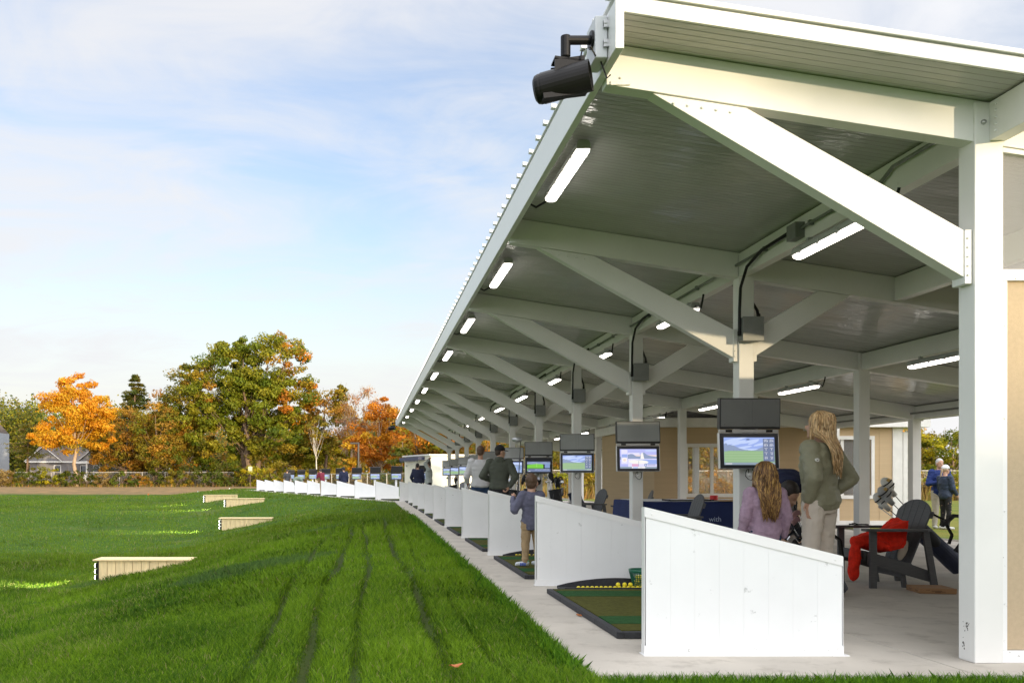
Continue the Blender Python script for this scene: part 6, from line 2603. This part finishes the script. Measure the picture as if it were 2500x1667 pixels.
for k in range(3):
    g.box(-.035 + k * .026, -.021 + k * .026, -.034, -.030, .012, .046)
st = g.build('shoe_stripes', M('royal_blue', (.03, .10, .55), .5), boy, loc=(-.115, .005, 0))
g = G()
g.ell((-.052, -.002, .062), (.02, .03, .018))
g.build('shoe_tongue', M('mint_green', (.25, .62, .35), .6), boy)
club((1.785, 10.80, .78), (1.815, 10.72, 1.545), 'wood', 'golf club with grey head held upright by the boy', None, M('driver_grey', (.34, .35, .36), .3, metal=.6), (-1, .1, .1))
# man in white
person('man in a white jumper and jeans with a white glove, seen from behind', (2.36, 18.9, 0), 1.76, R(-6),
       dict(elL=(-.165, -.02, .635), wrL=(-.150, .07, .545), elR=(.165, -.03, .64), wrR=(.10, .05, .53), look=(.1, 1, -.05), hdL=(-.1, .3, -1)),
       offw, jean, shoe_d, ('short', (.10, .055, .03)), topm=.026, hem=-.02, vox=.013, sleeve=.85, wid=1.12, skin=SKIN2, curl=(1.2, .6))
g = G()
hand(g, V((2.08, 19.03, .965)), (-.1, .3, -1), (1, .2, 0), 1.85, 1.2, -1)
tag(link('golf_glove', remesh(g, .007, 2)), 'white golf glove on the left hand of the man in white', 'glove')
COL.objects['golf_glove'].data.materials.append(M('glove_white', (.75, .75, .74), .7))
club((2.09, 19.05, .90), (2.42, 19.4, .14), 'iron', 'golf club held low by the man in white')
# man in olive hoodie
m2 = person('man in a dark olive hoodie and black cap looking right, hand on hip', (2.52, 17.3, 0), 1.72, R(-14),
            dict(elL=(-.185, -.03, .655), wrL=(-.085, .08, .60), elR=(.185, -.05, .645), wrR=(.115, -.05, .535), hdR=(-.45, -.2, -.8), look=(.95, .55, -.05), head=(.012, .02, .922)),
            oliveh, blackf, shoe_d, ('short', (.05, .03, .02)), capc=blackf, topm=.026, hem=-.02, vox=.012, wid=1.1, curl=(.8, .9), face=True)
g = G()
torso_h = V((0, -.075, 1.42))
g.ell(torso_h, (.10, .055, .075))
g.ell((0, -.05, 1.46), (.085, .06, .04))
link('hood', remesh(g, .012, 3, .006, 14), m2).data.materials.append(oliveh)
# far pair under the canopy
person('person in a navy jacket with dark hair near the white shed', (2.24, 40.2, 0), 1.74, R(-8), dict(head=(-.01, .01, .925), elL=(-.17, 0, .63), wrL=(-.13, .07, .52)), navy_f, blackf, shoe_d, ('short', (.02, .014, .012)), topm=.03, vox=.02, wid=1.15)
n2 = person('man in a grey sweatshirt at the top of his golf swing, arms overhead', (2.46, 36.3, 0), 1.74, R(100),
            dict(shL=(-.10, .03, .81), shR=(.10, -.03, .815), elL=(-.05, .10, .95), elR=(.125, -.045, .955), wrL=(.02, -.01, 1.03), wrR=(.05, -.03, 1.035), hdL=(.2, -.4, .6), hdR=(-.1, -.3, .7), look=(.45, .9, -.25)),
            grey_m, blackf, shoe_d, ('short', (.03, .018, .012)), topm=.026, vox=.018, wid=1.08, curl=(1.4, 1.4), face=True)
club((2.50, 36.25, 1.84), (1.55, 36.1, 1.58), 'iron', 'golf club swung behind the head of the man in grey')
# the open row
person('person in a grey shirt standing at the far end of the open row', (px(701, 69), 69, 0), 1.72, R(-4), dict(), M('dark_grey_shirt', (.07, .07, .075), .85), blackf, shoe_d, ('short', (.03, .02, .015)), vox=.022, sleeve=.5, topm=.03)
person('person in shorts bending down to the mat in the open row', (px(728, 64), 64, 0), 1.70, R(-75),
       dict(pel=(0, -.16, .52), wai=(0, -.09, .60), che=(0, .04, .60), neck=(0, .14, .55), head=(0, .20, .50), shL=(-.11, .12, .55), shR=(.11, .12, .55), elL=(-.12, .16, .40), elR=(.12, .16, .40), wrL=(-.1, .2, .24), wrR=(.1, .2, .24), hpL=(-.05, -.16, .51), hpR=(.05, -.16, .51), knL=(-.06, -.09, .28), knR=(.06, -.09, .28), anL=(-.06, -.12, .045), anR=(.06, -.12, .045), look=(0, .6, -.8)),
       M('sage_shirt', (.20, .25, .19), .85), M('dark_shorts', (.04, .04, .04), .85), shoe_d, ('short', (.02, .015, .012)), vox=.022, shorts=True, topm=.03, sleeve=.5)
person('person in a maroon shirt leaning over a club in the open row', (px(787, 57), 57, 0), 1.68, R(40),
       dict(che=(0, .05, .71), neck=(0, .09, .81), head=(0, .13, .895), shL=(-.112, .08, .79), shR=(.112, .08, .79), elL=(-.15, .12, .65), elR=(.15, .12, .65), wrL=(-.05, .2, .55), wrR=(.03, .2, .54), look=(0, .8, -.6)), maroon, khaki, shoe_d, ('short', (.02, .014, .012)), vox=.022, sleeve=.55, topm=.03)
person('person in navy standing beside a monitor in the open row', (px(839, 54), 54, 0), 1.72, R(10), dict(), navy_f, jean, shoe_d, ('short', (.02, .014, .012)), vox=.022, topm=.03)
# couple on the lawn
gzc = gz(14.7, 23.3)
person('grey haired man in a navy pullover and pale trousers on the lawn', (14.72, 23.3, gzc), 1.80, R(172), dict(elR=(.16, .02, .64), wrR=(.04, .14, .66), elL=(-.165, .0, .635), look=(-.1, 1, -.1)),
       M('navy_pullover', (.01, .03, .16), .8, var=.1), M('stone_chino', (.46, .42, .36), .85, var=.08), M('white_shoe', (.55, .55, .52), .6), ('short', (.55, .54, .53)), vox=.014, topm=.022, botm=.016, face=True, wid=1.06)
person('woman in a white cap, dark blue jacket and black leggings in profile', (14.58, 22.85, gzc), 1.62, R(-82), dict(elL=(-.13, .02, .635), elR=(.13, .02, .635), wrL=(-.10, .11, .545), wrR=(.10, .11, .545), look=(.05, 1, -.02)),
       M('dark_blue_shell', (.02, .035, .07), .6, var=.1), blackf, M('white_shoe', (.55, .55, .52), .6), ('pony', (.45, .33, .22)), capc=M('white_cap', (.78, .77, .8), .7), vox=.013, topm=.024, botm=.004, hem=-.05, face=True)
